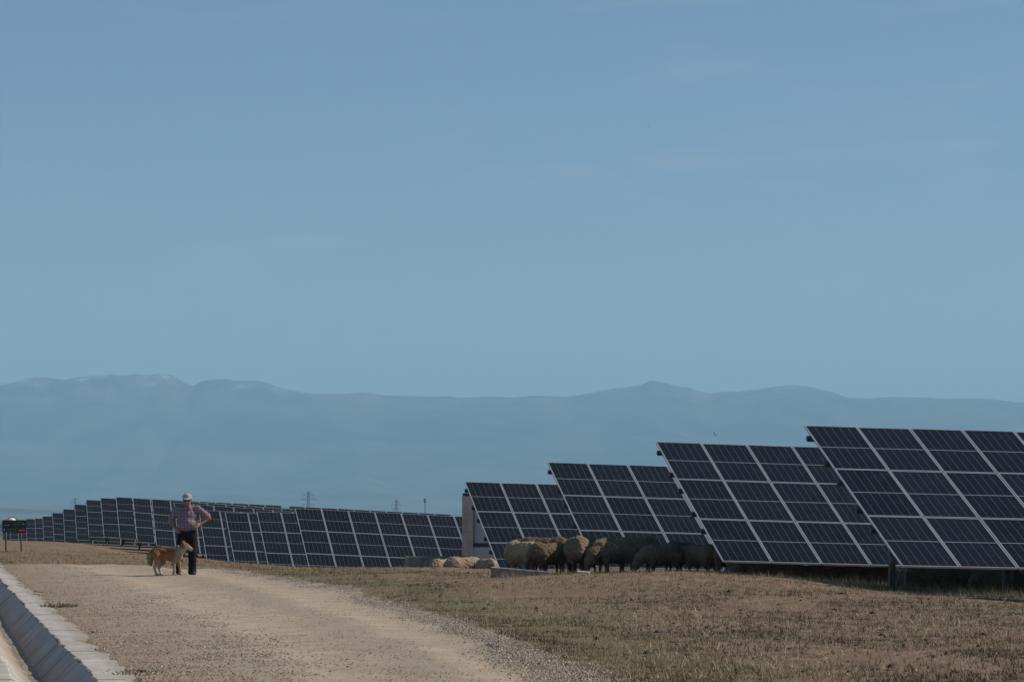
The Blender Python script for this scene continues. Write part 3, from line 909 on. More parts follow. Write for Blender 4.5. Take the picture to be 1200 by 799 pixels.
# ------------------------------------------------------------------ the man
def cloth(name, color, scale=30, var=0.25, check=None):
    t = NT(name)
    g = t.coord('Object')
    n = t.noise(scale, 5, 0.6, g); n2 = t.noise(7, 3, 0.5, g, 0.6)
    c = t.mix(t.ramp(n, 0.3, 0.7), tuple(x * (1 - var) for x in color), color)
    if check:
        sep = t.n('ShaderNodeSeparateXYZ'); t.put(sep.inputs[0], g)
        for ax_ in (0, 2):
            fr = t.math('FRACT', t.math('MULTIPLY', sep.outputs[ax_], 15.0))
            c = t.mix(t.math('MULTIPLY', t.math('LESS_THAN', fr, 0.36), 0.5), c, check)
    t.bump(t.math('ADD', n2, t.math('MULTIPLY', n, 0.15)), 0.6, 0.03)
    return t.set(c, 0.9, 0, 0.15)
M['shirt'] = cloth('lilac_check_cotton', (0.275, 0.225, 0.255), 30, 0.2, (0.13, 0.085, 0.15))
M['trousers'] = cloth('navy_drill', (0.013, 0.014, 0.020))
M['cap'] = cloth('grey_cap_cloth', (0.36, 0.385, 0.40), 40, 0.15)
M['leather'] = simple('black_leather', (0.018, 0.016, 0.015), 0.5)
M['hair'] = simple('grey_hair', (0.16, 0.155, 0.15), 0.8, scale=80)
M['lens'] = simple('dark_lens', (0.012, 0.012, 0.014), 0.15)

MANX = (219.5 - 600) / F * 64.0
man = empty('person', (MANX, 64.0, gz1(MANX, 64.0) - 0.012), (0, 0, R(3)), 'man in grey cap, lilac checked shirt and navy trousers with hands on hips', 'person')
man.scale = (1.09, 1.08, 1.0)
SHL, SHR = (0.205, 0.02, 1.435), (-0.205, 0.02, 1.425)            # his left shoulder is on the picture's right
ELL, ELR = (0.425, 0.06, 1.245), (-0.345, 0.08, 1.175)
WRL, WRR = (0.250, -0.055, 1.100), (-0.235, -0.03, 1.010)
HIP = 0.96
def hand(w, fwd, side, palm_n):
    """a hand from the wrist w, fingers running along fwd, thumb leaving towards side"""
    w, fwd, side, pn = Vector(w), Vector(fwd).normalized(), Vector(side).normalized(), Vector(palm_n).normalized()
    out = []
    for q in (-1.5, -0.5, 0.5, 1.5):
        a = w + fwd * 0.015 + side * q * 0.014; b_ = w + fwd * 0.088 + side * q * 0.021
        out.append(('c', tuple(a), tuple(b_), 0.019, 0.013, 0.012))
        L = (0.062, 0.075, 0.080, 0.070)[int(q + 1.5)]
        m1 = b_ + fwd * L * 0.5 + side * q * 0.004 + pn * 0.010; m2 = m1 + fwd * L * 0.4 + pn * 0.026
        out += [('c', tuple(b_), tuple(m1), 0.0095, 0.0088, 0.004), ('c', tuple(m1), tuple(m2), 0.0088, 0.0075, 0.004)]
    t0 = w + fwd * 0.025 + side * 0.026; t1 = t0 + fwd * 0.034 + side * 0.034 + pn * 0.01; t2 = t1 + fwd * 0.034 + side * 0.012 + pn * 0.012
    out += [('c', tuple(t0), tuple(t1), 0.016, 0.012, 0.008), ('c', tuple(t1), tuple(t2), 0.0115, 0.009, 0.005)]
    return out
headc = Vector((0.0, -0.035, 1.615))
H = lambda x, y, z: (headc.x + x, headc.y + y, headc.z + z)
bp = [('e', H(0, 0.012, 0.035), (0.076, 0.095, 0.098), None), ('e', H(0, -0.018, -0.03), (0.066, 0.078, 0.088), None), ('e', H(0, -0.045, -0.085), (0.045, 0.042, 0.034), None),
      ('c', H(0, -0.088, 0.010), H(0, -0.112, -0.030), 0.011, 0.017, 0.012), ('e', H(0, -0.088, -0.062), (0.024, 0.012, 0.008), None, 0.006), ('e', H(0, -0.086, -0.075), (0.021, 0.013, 0.008), None, 0.006),
      ('e', H(0.036, -0.066, -0.030), (0.022, 0.02, 0.02), None, 0.02), ('e', H(-0.036, -0.066, -0.030), (0.022, 0.02, 0.02), None, 0.02),
      ('e', H(0.080, 0.015, -0.005), (0.012, 0.024, 0.034), None, 0.008), ('e', H(-0.080, 0.015, -0.005), (0.012, 0.024, 0.034), None, 0.008),
      ('c', H(0, 0.02, -0.06), (0, 0.02, 1.43), 0.060, 0.066), ('c', (0, 0.02, 1.43), (0, 0.02, 1.30), 0.075, 0.10),
      ('e', (0, 0.01, 1.24), (0.175, 0.115, 0.22), None), ('e', (0, -0.01, 1.04), (0.165, 0.125, 0.16), None), ('e', (0, 0.01, 0.90), (0.165, 0.115, 0.12), None)]
for s_, sh, el, wr in ((1, SHL, ELL, WRL), (-1, SHR, ELR, WRR)):
    bp += [('c', (s_ * 0.06, 0.02, 1.44), sh, 0.065, 0.065), ('c', sh, el, 0.058, 0.043), ('c', el, wr, 0.043, 0.027)]
bp += hand(WRL, (-0.55, -0.75, -0.30), (0.1, 0.25, 1), (-1, 0.35, -0.1)) + hand(WRR, (0.50, -0.80, -0.35), (-0.1, 0.25, 1), (1, 0.35, -0.1))
LEGS = [(1, (0.095, 0.01, 0.90), (0.105, -0.035, 0.50), (0.095, 0.02, 0.085)), (-1, (-0.095, 0.01, 0.90), (-0.155, -0.02, 0.49), (-0.205, 0.03, 0.085))]
for s_, h_, k_, a_ in LEGS:
    bp += [('c', h_, k_, 0.085, 0.055), ('c', k_, a_, 0.056, 0.038), ('c', a_, (a_[0] + s_ * 0.02, a_[1] - 0.12, 0.045), 0.04, 0.032)]
V, Fq = sdf_mesh(bp, 0.0068, 0.02)
tint = np.tile(np.array([[0.33, 0.165, 0.105]]), (len(V), 1))
lip = (np.abs(V[:, 0]) < 0.022) & (np.abs(V[:, 2] - H(0, 0, -0.068)[2]) < 0.011) & (V[:, 1] < headc.y - 0.08)
tint[lip] = (0.25, 0.085, 0.065)
ruddy = (V[:, 1] < headc.y - 0.06) & (np.abs(V[:, 2] - H(0, 0, -0.03)[2]) < 0.02)
tint[ruddy] = (0.37, 0.165, 0.11)
link_mesh('body', np_mesh('body', V, Fq, True, {'tint': tint}), M['skin'], man)
# eyes and dark glasses
for s_ in (-1, 1):
    b = MB(); bmesh.ops.create_icosphere(b.bm, subdivisions=2, radius=0.013)
    b.build('eye', M['lens'], man, True, loc=H(s_ * 0.031, -0.083, 0.004))
b = MB()
for s_ in (-1, 1):
    b.box(H(s_ * 0.034, -0.100, 0.002), (0.052, 0.006, 0.036), Matrix.Rotation(s_ * R(10), 3, 'Z'), 0.002)
    b.bar(H(s_ * 0.062, -0.094, 0.010), H(s_ * 0.082, 0.02, 0.012), 0.006, 0.006)
b.bar(H(-0.01, -0.104, 0.008), H(0.01, -0.104, 0.008), 0.006, 0.006)
b.build('glasses', M['lens'], man)
# hair
V, Fq = sdf_mesh([('e', H(0, 0.035, 0.025), (0.082, 0.085, 0.085), None), ('e', H(0, 0.06, -0.03), (0.066, 0.05, 0.06), None), ('c', H(0.076, -0.01, 0.03), H(0.078, -0.008, -0.02), 0.012, 0.008), ('c', H(-0.076, -0.01, 0.03), H(-0.078, -0.008, -0.02), 0.012, 0.008)], 0.008, 0.015)
link_mesh('hair', np_mesh('hair', V, Fq, True), M['hair'], man)
# cap with a peak
V, Fq = sdf_mesh([('e', H(0, 0.010, 0.075), (0.094, 0.110, 0.090), None), ('e', H(0, 0.010, 0.055), (0.095, 0.112, 0.045), None), ('e', H(0, -0.115, 0.040), (0.072, 0.078, 0.012), (R(12), 0, 0), 0.012), ('e', H(0, 0.01, 0.165), (0.012, 0.012, 0.008), None)], 0.007, 0.02)
keep = V[:, 2] > headc.z + 0.018
fk = keep[Fq].all(1)
remap = np.cumsum(keep) - 1
link_mesh('cap', np_mesh('cap', V[keep], remap[Fq[fk]], True), M['cap'], man)
# shirt: trunk, belly, collar, short sleeves
sp = [('e', (0, 0.012, 1.27), (0.205, 0.138, 0.20), None), ('e', (0, -0.018, 1.10), (0.198, 0.160, 0.17), None), ('e', (0, 0.0, 0.995), (0.192, 0.142, 0.085), None), ('c', (-0.13, 0.02, 1.425), (0.13, 0.02, 1.43), 0.072, 0.072),
      ('c', (0, 0.03, 1.44), (0, 0.01, 1.485), 0.085, 0.078)]
for s_, sh, el in ((1, SHL, ELL), (-1, SHR, ELR)):
    e2 = tuple(sh[j] + (el[j] - sh[j]) * (0.80 if s_ > 0 else 0.72) for j in range(3))
    sp.append(('c', sh, e2, 0.080, 0.078))
V, Fq = sdf_mesh(sp, 0.0085, 0.035, lambda X, Y, Z: 0.006 * n3(X, Y, Z, 22, 0.4) + 0.004 * n3(X * 1.8, Y, Z * 0.7, 42, 1.1))
link_mesh('shirt', np_mesh('shirt', V, Fq, True), M['shirt'], man)
b = MB()
for s_ in (-1, 1):
    b.face([(s_ * 0.012, -0.115, 1.455), (s_ * 0.075, -0.070, 1.510), (s_ * 0.098, -0.085, 1.455), (s_ * 0.060, -0.135, 1.415)])
    b.face([(s_ * 0.075, -0.070, 1.510), (s_ * 0.070, 0.09, 1.515), (s_ * 0.100, 0.10, 1.470), (s_ * 0.098, -0.085, 1.455)])
o = b.build('collar', M['shirt'], man, True)
md = o.modifiers.new('thickness', 'SOLIDIFY'); md.thickness = 0.008
# trousers
tp = [('e', (0, 0.005, 0.93), (0.188, 0.138, 0.085), None), ('e', (0, 0.01, 0.85), (0.185, 0.135, 0.10), None)]
for s_, h_, k_, a_ in LEGS:
    tp += [('c', (h_[0] * 0.95, h_[1], 0.86), k_, 0.108, 0.084), ('c', k_, (a_[0], a_[1], 0.075), 0.084, 0.077), ('e', (a_[0], a_[1] - 0.01, 0.075), (0.083, 0.092, 0.045), None)]
V, Fq = sdf_mesh(tp, 0.0085, 0.03, lambda X, Y, Z: 0.005 * n3(X, Y, Z * 1.4, 26, 2.2) + 0.006 * n3(X, Y, Z * 2.5, 20, 0.9) * (Z < 0.35))
link_mesh('trousers', np_mesh('trousers', V, Fq, True), M['trousers'], man)
b = MB()
n_ = 28
for k in range(n_):
    a0, a1 = 2 * math.pi * k / n_, 2 * math.pi * (k + 1) / n_
    b.bar((0.196 * math.cos(a0), 0.002 + 0.149 * math.sin(a0), 0.965), (0.196 * math.cos(a1), 0.002 + 0.149 * math.sin(a1), 0.965), 0.010, 0.034, up=Vector((math.cos(a0), math.sin(a0), 0)))
b.build('belt', M['leather'], man)
for s_, h_, k_, a_ in LEGS:
    tx = a_[0] + s_ * 0.03
    V, Fq = sdf_mesh([('c', (a_[0], a_[1] + 0.03, 0.065), (tx, a_[1] - 0.10, 0.048), 0.056, 0.046), ('e', (tx + s_ * 0.006, a_[1] - 0.125, 0.040), (0.052, 0.075, 0.042), None), ('c', (a_[0], a_[1] + 0.02, 0.07), (a_[0], a_[1] + 0.015, 0.13), 0.055, 0.052)], 0.008, 0.025)
    V[:, 2] = np.maximum(V[:, 2], 0.004)
    link_mesh('shoe', np_mesh('shoe', V, Fq, True), M['leather'], man)

# ------------------------------------------------------------------ the dog, +X forward
DOGX = (194.8 - 600) / F * 63.4
dog = empty('dog', (DOGX, 63.4, gz1(DOGX, 63.4) - 0.008), (0, 0, R(-6)), 'tan and cream shaggy dog standing in profile beside the man', 'dog')
dog.scale = (0.95, 0.97, 0.97)
dp = [('e', (0.16, 0, 0.47), (0.19, 0.115, 0.165), None), ('e', (-0.02, 0, 0.475), (0.24, 0.105, 0.135), None), ('e', (-0.18, 0, 0.495), (0.15, 0.105, 0.130), None), ('e', (0.27, 0, 0.44), (0.10, 0.09, 0.13), None),
      ('c', (0.22, 0, 0.52), (0.41, 0, 0.645), 0.115, 0.078), ('c', (0.24, 0, 0.42), (0.37, 0, 0.58), 0.08, 0.06),
      ('e', (0.445, 0, 0.665), (0.085, 0.066, 0.066), None), ('c', (0.49, 0, 0.648), (0.605, 0, 0.590), 0.046, 0.026, 0.02), ('c', (0.48, 0, 0.622), (0.575, 0, 0.572), 0.03, 0.02, 0.015), ('e', (0.622, 0, 0.592), (0.014, 0.016, 0.013), None, 0.006)]
for s in (-1, 1):
    dp += [('c', (0.415, s * 0.045, 0.715), (0.385, s * 0.072, 0.765), 0.030, 0.012, 0.012), ('c', (0.385, s * 0.072, 0.765), (0.41, s * 0.085, 0.735), 0.014, 0.010, 0.01)]
    fx = 0.20 if s < 0 else 0.30
    dp += [('c', (0.20 + (fx - .2) * .4, s * 0.075, 0.42), (fx - 0.015, s * 0.072, 0.26), 0.062, 0.040), ('c', (fx - 0.015, s * 0.072, 0.26), (fx + 0.005, s * 0.07, 0.12), 0.036, 0.027), ('c', (fx + 0.005, s * 0.07, 0.12), (fx + 0.0, s * 0.07, 0.04), 0.026, 0.026), ('c', (fx, s * 0.07, 0.035), (fx + 0.045, s * 0.07, 0.026), 0.030, 0.024)]
    hx_ = -0.20 if s < 0 else -0.13
    dp += [('c', (-0.22, s * 0.07, 0.46), (hx_ + 0.04, s * 0.085, 0.31), 0.105, 0.060), ('c', (hx_ + 0.04, s * 0.085, 0.31), (hx_ - 0.055, s * 0.08, 0.185), 0.052, 0.030), ('c', (hx_ - 0.055, s * 0.08, 0.185), (hx_ - 0.015, s * 0.078, 0.045), 0.027, 0.024), ('c', (hx_ - 0.015, s * 0.078, 0.034), (hx_ + 0.04, s * 0.078, 0.026), 0.029, 0.024)]
tail = [(-0.29, 0, 0.565), (-0.345, 0, 0.52), (-0.375, 0.0, 0.42), (-0.37, 0, 0.31), (-0.345, 0, 0.235)]
for a, b_, ra, rb in zip(tail, tail[1:], (0.04, 0.05, 0.062, 0.055), (0.05, 0.062, 0.055, 0.02)):
    dp.append(('c', a, b_, ra, rb))
V, Fq = sdf_mesh(dp, 0.0085, 0.03, lambda X, Y, Z: (0.008 * n3(X, Y, Z * .8, 40, 0.3) + 0.006 * n3(X * 0.7, Y, Z, 90, 1.1) - 0.006) * sstep(0.10, 0.3, Z) * sstep(0.55, 0.40, X))
x, y, z = V.T
wob = 0.03 * n3(x, y, z, 25, 0.8)
tan_, deep, cream, white = np.array([0.31, 0.155, 0.066]), np.array([0.13, 0.060, 0.030]), np.array([0.36, 0.27, 0.175]), np.array([0.56, 0.48, 0.38])
tint = np.tile(tan_, (len(V), 1))
def blend(mask, c):
    global tint
    tint = tint * (1 - mask[:, None]) + c * mask[:, None]
blend(sstep(0.44, 0.58, z + wob) * sstep(0.26, 0.16, x) * 0.6, deep)
blend(sstep(0.40, 0.30, z + wob) * (x > -0.3), cream)
blend(sstep(0.27, 0.20, z + wob), white)
blend(sstep(0.24, 0.30, x + wob) * sstep(0.56, 0.48, z - (x - 0.25) * 0.55 + wob), white)
blend(sstep(0.20, 0.25, x + wob) * sstep(0.40, 0.34, x + wob) * (z < 0.68) * 0.8, cream)
blend(sstep(-0.315, -0.36, x + wob) * 0.7, cream)
blend(sstep(0.545, 0.60, x) * 0.7, white)
blend((sstep(0.613, 0.618, x)).astype(float), np.array([0.012, 0.01, 0.01]))
blend(((x < 0.405) & (z > 0.725)).astype(float) * 0.5, deep)
link_mesh('body', np_mesh('body', V, Fq, True, {'tint': tint}), M['dog_fur'], dog)
for s in (-1, 1):
    b = MB(); bmesh.ops.create_icosphere(b.bm, subdivisions=2, radius=0.011)
    b.build('eye', M['leather'], dog, True, loc=(0.503, s * 0.040, 0.672))
b = MB()
cx_, cz_ = 0.335, 0.585
dirn = Vector((0.19, 0, 0.125)).normalized(); u_ = Vector((0, 1, 0)); w_ = dirn.cross(u_)
for k in range(20):
    a0, a1 = 2 * math.pi * k / 20, 2 * math.pi * (k + 1) / 20
    P0 = Vector((cx_, 0, cz_)) + (u_ * math.cos(a0) + w_ * math.sin(a0)) * 0.104; P1 = Vector((cx_, 0, cz_)) + (u_ * math.cos(a1) + w_ * math.sin(a1)) * 0.104
    b.bar(P0, P1, 0.008, 0.022, up=(P0 - Vector((cx_, 0, cz_))).normalized())
M['collar'] = simple('pale_webbing', (0.55, 0.55, 0.55), 0.7)
b.build('collar', M['collar'], dog)

# ------------------------------------------------------------------ inverter cabin
M['precast'] = simple('precast_concrete', (0.40, 0.375, 0.33), 0.9, 0, 0.14, 3, 0.15, 0.15)
M['panelwhite'] = simple('grey_white_sheet', (0.40, 0.42, 0.45), 0.5, 0, 0.06, 2)
M['darkgrey'] = simple('dark_louvre', (0.035, 0.038, 0.045), 0.6)
bx_, by_ = (541.5 - 600) / F * 95, 95.0
gzb = gz1(bx_ + 1.5, by_ + 1)
topz = CAM_H + (HOR - 577.5) / F * 95
cabH = topz - gzb
cab = empty('inverter_cabin', (bx_, by_, gzb), (0, 0, R(1.0)), 'pale concrete inverter cabin with grey sheet front half hidden behind an array', 'cabin')
b = MB(); b.box((0.17, 0.15, cabH * 0.30 - 0.25), (0.34, 0.30, cabH * 0.60 + 0.5), bevel=0.012); b.box((0.17, 0.15, cabH * 0.60 + (cabH * 0.36) / 2 + 0.012), (0.34, 0.30, cabH * 0.36), bevel=0.012); b.build('corner_pillar', M['precast'], cab)
b = MB(); b.box((1.85, 1.45, cabH * 0.48 - 0.2), (3.0, 2.5, cabH * 0.96 + 0.4), bevel=0.01); b.build('wall', M['precast'], cab)
b = MB(); b.box((1.83, 1.36, cabH - 0.05), (3.62, 2.75, 0.10), bevel=0.015); b.build('roof', M['darkgrey'], cab)
zs = CAM_H - 46.5 / F * 95 - gzb
b = MB(); b.box((1.0, 0.185, zs + 0.06 + (cabH * 0.95 - zs - 0.06) / 2), (1.18, 0.03, cabH * 0.95 - zs - 0.08), bevel=0.006); b.build('door', M['panelwhite'], cab)
h_ = MB(); h_.box((1.45, 0.155, zs + 0.9), (0.03, 0.04, 0.16)); hd = h_.build('handle', M['darkgrey'], cab.children[-1])
b = MB(); b.box((2.6, 0.185, zs + 0.06 + (cabH * 0.95 - zs - 0.06) / 2), (1.3, 0.03, cabH * 0.95 - zs - 0.08), bevel=0.006); b.build('door', M['panelwhite'], cab)
b = MB(); b.box((1.8, 0.16, zs), (2.9, 0.06, 0.10)); b.build('louvre', M['darkgrey'], cab)
b = MB(); b.box((1.8, 0.16, (zs - 0.08) / 2 - 0.2), (2.9, 0.05, zs - 0.06 + 0.4), bevel=0.006); b.build('plinth', M['panelwhite'], cab)

# ------------------------------------------------------------------ trough, slab, scrap
M['slab'] = simple('weathered_concrete', (0.27, 0.245, 0.21), 0.95, 0, 0.25, 9, 0.1, 0.4)
tx_, ty_ = (479 - 600) / F * 82, 82.0
ttop = CAM_H + (HOR - 652) / F * 82
tg = gz1(tx_ + .7, ty_ + .3)
tr = empty('concrete_trough', (tx_, ty_, tg), (0, 0, ALPHA), 'low grey concrete trough standing behind the resting sheep', 'trough')
hh_ = ttop - tg
b = MB()
b.box((0.9, 0.04, hh_ / 2 - .1), (1.8, 0.08, hh_ + .2), bevel=0.01); b.box((0.9, 0.66, hh_ / 2 - .1), (1.8, 0.08, hh_ + .2), bevel=0.01)
b.box((0.04, 0.35, hh_ / 2 - .1), (0.08, 0.536, hh_ + .19)); b.box((1.76, 0.35, hh_ / 2 - .1), (0.08, 0.536, hh_ + .19))
b.box((0.9, 0.35, 0.1), (1.636, 0.536, 0.3))
b.build('basin', M['slab'], tr)
b = MB(); b.box((0.9, 0.35, hh_ - 0.06), (1.634, 0.534, 0.01)); b.build('water', simple('murky_water', (0.03, 0.035, 0.03), 0.05), tr)

sx_, sy_ = (577 - 600) / F * 56.8, 56.8
sg = gz1(sx_ + .5, sy_)
slab_top = CAM_H + (HOR - 664.5) / F * 56.8
b = MB()
vs = b.box((0.60, 0.18, (slab_top - sg) / 2 - 0.05), (1.22, 0.36, slab_top - sg + 0.1), bevel=0.012)
for v in b.bm.verts:
    if v.co.x > 0.5 and v.co.z > 0: v.co.z -= 0.09 * (v.co.x - 0.5) / 0.7
    v.co += Vector((random.uniform(-.008, .008), random.uniform(-.008, .008), random.uniform(-.006, .006)))
prop(b.build('concrete_slab', M['slab'], None, loc=(sx_, sy_, sg), rot=(0, 0, ALPHA * 0.4)), 'broken low concrete slab half buried in grass before the flock', 'slab')
M['palewood'] = simple('bleached_wood', (0.60, 0.53, 0.43), 0.8)
b = MB(); vs = b.box((0, 0, 0), (0.22, 0.07, 0.04), bevel=0.006)
for v in b.bm.verts: v.co.y += 0.012 * math.sin(v.co.x * 14)
wx_, wy_ = (683.5 - 600) / F * 52.5, 52.5
prop(b.build('wood_scrap', M['palewood'], None, loc=(wx_, wy_, gz1(wx_, wy_) + 0.035), rot=(R(8), R(5), R(-14))), 'pale scrap of wood lying on the dry grass below the sheep', 'wood scrap')

# ------------------------------------------------------------------ direction sign
sgx, sgd = (16.8 - 600) / F * 96, 96.0
sg0 = gz1(sgx, sgd)
sign = empty('direction_sign', (sgx, sgd, sg0), (0, 0, R(6)), 'small dark green direction sign with red panel on two thin posts', 'sign')
pxm = 96 / F
M['sgreen'] = simple('sign_green', (0.010, 0.045, 0.028), 0.5, var=0.1); M['sred'] = simple('sign_red', (0.20, 0.012, 0.016), 0.5, var=0.1); M['smar'] = simple('sign_maroon', (0.09, 0.022, 0.035), 0.5, var=0.1)
M['swhite'] = simple('sign_white', (0.55, 0.57, 0.55), 0.5, var=0.05); M['sdark'] = simple('sign_black', (0.012, 0.013, 0.015), 0.5); M['smint'] = simple('sign_mint', (0.10, 0.24, 0.16), 0.5, var=0.1)
zb_ = CAM_H + (HOR - 623.4) / F * 96 - sg0; zt_ = CAM_H + (HOR - 609.2) / F * 96 - sg0
W_ = 28 * pxm; Hh = zt_ - zb_
b = MB(); b.box((0, 0, (zb_ + zt_) / 2), (W_, 0.025, Hh), bevel=0.004); b.build('board', M['sgreen'], sign)
bd = sign.children[-1]
def plate(nm, mat, u0, u1, v0, v1, off=0.0155):
    b = MB(); b.box((-W_ / 2 + (u0 + u1) / 2 * W_, -off, zb_ + (v0 + v1) / 2 * Hh), ((u1 - u0) * W_, 0.004, (v1 - v0) * Hh))
    return b.build(nm, mat, bd)
plate('maroon_panel', M['smar'], 0.01, 0.42, 0.70, 0.97); plate('black_panel', M['sdark'], 0.01, 0.36, 0.50, 0.68)
plate('red_panel', M['sred'], 0.62, 0.995, -0.06, 0.38, 0.018)
plate('text_line', M['swhite'], 0.68, 0.93, 0.14, 0.20, 0.0215)
plate('text_line', M['smint'], 0.18, 0.60, 0.24, 0.29); plate('text_line', M['smint'], 0.20, 0.58, 0.10, 0.14); plate('text_line', M['smint'], 0.46, 0.80, 0.80, 0.85); plate('text_line', M['smint'], 0.46, 0.76, 0.60, 0.65)
plate('text_line', M['swhite'], 0.10, 0.30, 0.56, 0.60, 0.0185)
def arrow(u, v, ang):
    b = MB()
    for s in (-1, 1):
        d = Matrix.Rotation(ang, 3, 'Y') @ Vector((s * 0.035, 0, -0.05))
        c0 = Vector((-W_ / 2 + u * W_, -0.018, zb_ + v * Hh))
        b.bar(c0, c0 + d, 0.016, 0.004, up=Vector((0, 1, 0)))
    b.build('arrow', M['swhite'], bd)
arrow(0.87, 0.75, 0.0); arrow(0.05, 0.22, R(-90))
for px_ in (7.0, 24.6):
    b = MB(); b.tube([((px_ - 16.8) * pxm, 0.03, -0.3), ((px_ - 16.8) * pxm, 0.03, zt_ - 0.04)], 0.026, 8); b.build('post', M['steel'], sign, True)

# ------------------------------------------------------------------ far things: tank, pylons, mast, wood, birds
M['white'] = simple('white_paint', (0.80, 0.80, 0.79), 0.5, var=0.03)
p = at(13.8, 608.6, 420)
tk = empty('water_tank', (p.x, p.y, p.z - 2.2), label='white domed tank showing just over the green sign', cat='tank')
b = MB(); b.tube([(0, 0, -4), (0, 0, 2.0)], 0.54, 20); b.build('shell', M['white'], tk, True)
b = MB()
b.tube([(0, 0, 2.0 + 0.45 * math.sin(R(a))) for a in (0, 15, 30, 45, 60, 75, 88)], [0.58 * math.cos(R(a)) for a in (0, 15, 30, 45, 60, 75, 88)], 20); b.build('dome', M['white'], tk, True)
M['lattice'] = simple('lattice_steel', (0.22, 0.225, 0.23), 0.6, 0.3)
def pylon(px_, py_top, d, hgt, label):
    p = at(px_, py_top, d)
    z0 = -26.2 if d > 1500 else p.z - hgt
    hgt = p.z - z0
    o = empty('pylon', (p.x, p.y, z0), (0, 0, R(25)), label, 'pylon', 'power line pylons on the plain')
    b = MB()
    bw, tw = hgt * 0.085, hgt * 0.018
    lev = [0, .2, .38, .53, .66, .77, .86, .93, 1.0]
    wd = [bw + (tw - bw) * min(1, l / 0.8) for l in lev]
    cs = [(-1, -1), (1, -1), (1, 1), (-1, 1)]
    for l0, l1, w0, w1 in zip(lev, lev[1:], wd, wd[1:]):
        for k in range(4):
            a0, a1 = cs[k], cs[(k + 1) % 4]
            P = lambda c, w, l: (c[0] * w, c[1] * w, l * hgt)
            b.bar(P(a0, w0, l0), P(a0, w1, l1), 0.22); b.bar(P(a0, w0, l0), P(a1, w1, l1), 0.12); b.bar(P(a1, w0, l0), P(a0, w1, l1), 0.12)
    b.build('tower', M['lattice'], o)
    for l, w in ((0.72, 0.13), (0.83, 0.16), (0.93, 0.11)):
        b = MB(); b.bar((-w * hgt, 0, l * hgt), (w * hgt, 0, l * hgt), 0.35); b.bar((-w * hgt, 0, l * hgt), (0, 0, (l + .045) * hgt), 0.22); b.bar((w * hgt, 0, l * hgt), (0, 0, (l + .045) * hgt), 0.22)
        for s in (-1, 1): b.bar((s * w * hgt, 0, l * hgt), (s * w * hgt, 0, (l - 0.035) * hgt), 0.25)
        b.build('cross_arm', M['lattice'], o)
pylon(361.5, 575.5, 2400, 40, 'tallest distant lattice pylon rising over the arrays right of the man')
pylon(464.5, 585.0, 3000, 34, 'distant lattice pylon nearer the slim mast')
pylon(88.0, 582.5, 3300, 36, 'faint distant lattice pylon over the receding array ends')
p = at(498.2, 583.0, 2200)
ms = empty('mast', (p.x, p.y, -26.2), label='slim distant mast with a thick head beyond the long array', cat='mast')
b = MB(); b.tube([(0, 0, 0), (0, 0, p.z + 26.2)], [0.55, 0.32], 8); b.build('pole', M['lattice'], ms)
b = MB(); b.tube([(0, 0, p.z + 22.4), (0, 0, p.z + 22.9), (0, 0, p.z + 25.6), (0, 0, p.z + 26.2)], [0.3, 1.1, 1.1, 0.3], 10); b.build('antenna_head', M['lattice'], ms)

# far-off wood on the plain: reads as one dark mass
Vw, Fw = [], []
ico = bmesh.new(); bmesh.ops.create_icosphere(ico, subdivisions=2, radius=1.0)
iv = np.array([v.co for v in ico.verts]); ifc = np.array([[v.index for v in f.verts] for f in ico.faces]); ico.free()
cnt = 0
for k in range(420):
    yy = rng.uniform(1500, 5200); xx = rng.uniform(-0.26, -0.10) * yy if k % 3 else rng.uniform(-0.25, 0.22) * yy
    h = rng.uniform(2.5, 5.5); w = h * rng.uniform(0.8, 1.7)
    v = iv * np.array([w, w, h]) * (1 + 0.22 * rng.standard_normal((len(iv), 1)))
    Vw.append(v + np.array([xx, yy, gz_base([xx], [yy])[0] + h * 0.7])); Fw.append(ifc + cnt); cnt += len(iv)
prop(link_mesh('distant_wood', np_mesh('distant_wood', np.concatenate(Vw), np.concatenate(Fw), True), simple('scrub_foliage', (0.045, 0.055, 0.028), 0.95, var=0.4, scale=0.3)), kind='stuff')

M['feather'] = simple('dark_feather', (0.03, 0.028, 0.027), 0.8)
def bird(px_, py_, d, span, rot, label):
    p = at(px_, py_, d)
    b = MB()
    b.tube([(-0.22 * span, 0, 0), (-0.12 * span, 0, 0.0), (0.0, 0, 0), (0.12 * span, 0, 0.012 * span), (0.19 * span, 0, 0.005 * span)], [0.012 * span, 0.035 * span, 0.06 * span, 0.045 * span, 0.012 * span], 8)
    for s in (-1, 1):
        pts = [(0.08, 0.03, 0.01), (0.10, 0.24, 0.10), (0.02, 0.50, 0.07), (-0.04, 0.30, 0.085), (-0.09, 0.04, 0.0)]
        up = [b.bm.verts.new((x * span, s * y * span, z * span + 0.008 * span)) for x, y, z in pts]
        lo = [b.bm.verts.new((x * span, s * y * span, z * span - 0.008 * span)) for x, y, z in pts]
        b.bm.faces.new(up); b.bm.faces.new(list(reversed(lo)))
        for q in range(5): b.bm.faces.new((up[q], lo[q], lo[(q + 1) % 5], up[(q + 1) % 5]))
    prop(b.build('bird', M['feather'], None, True, loc=p, rot=rot), label, 'bird', 'birds flying over the field')
bird(760.8, 147.2, 210, 0.24, (R(10), 0, R(40)), 'tiny bird high in the open sky')
bird(837, 508.2, 130, 0.30, (R(62), R(10), R(60)), 'dark bird gliding just above the second array')

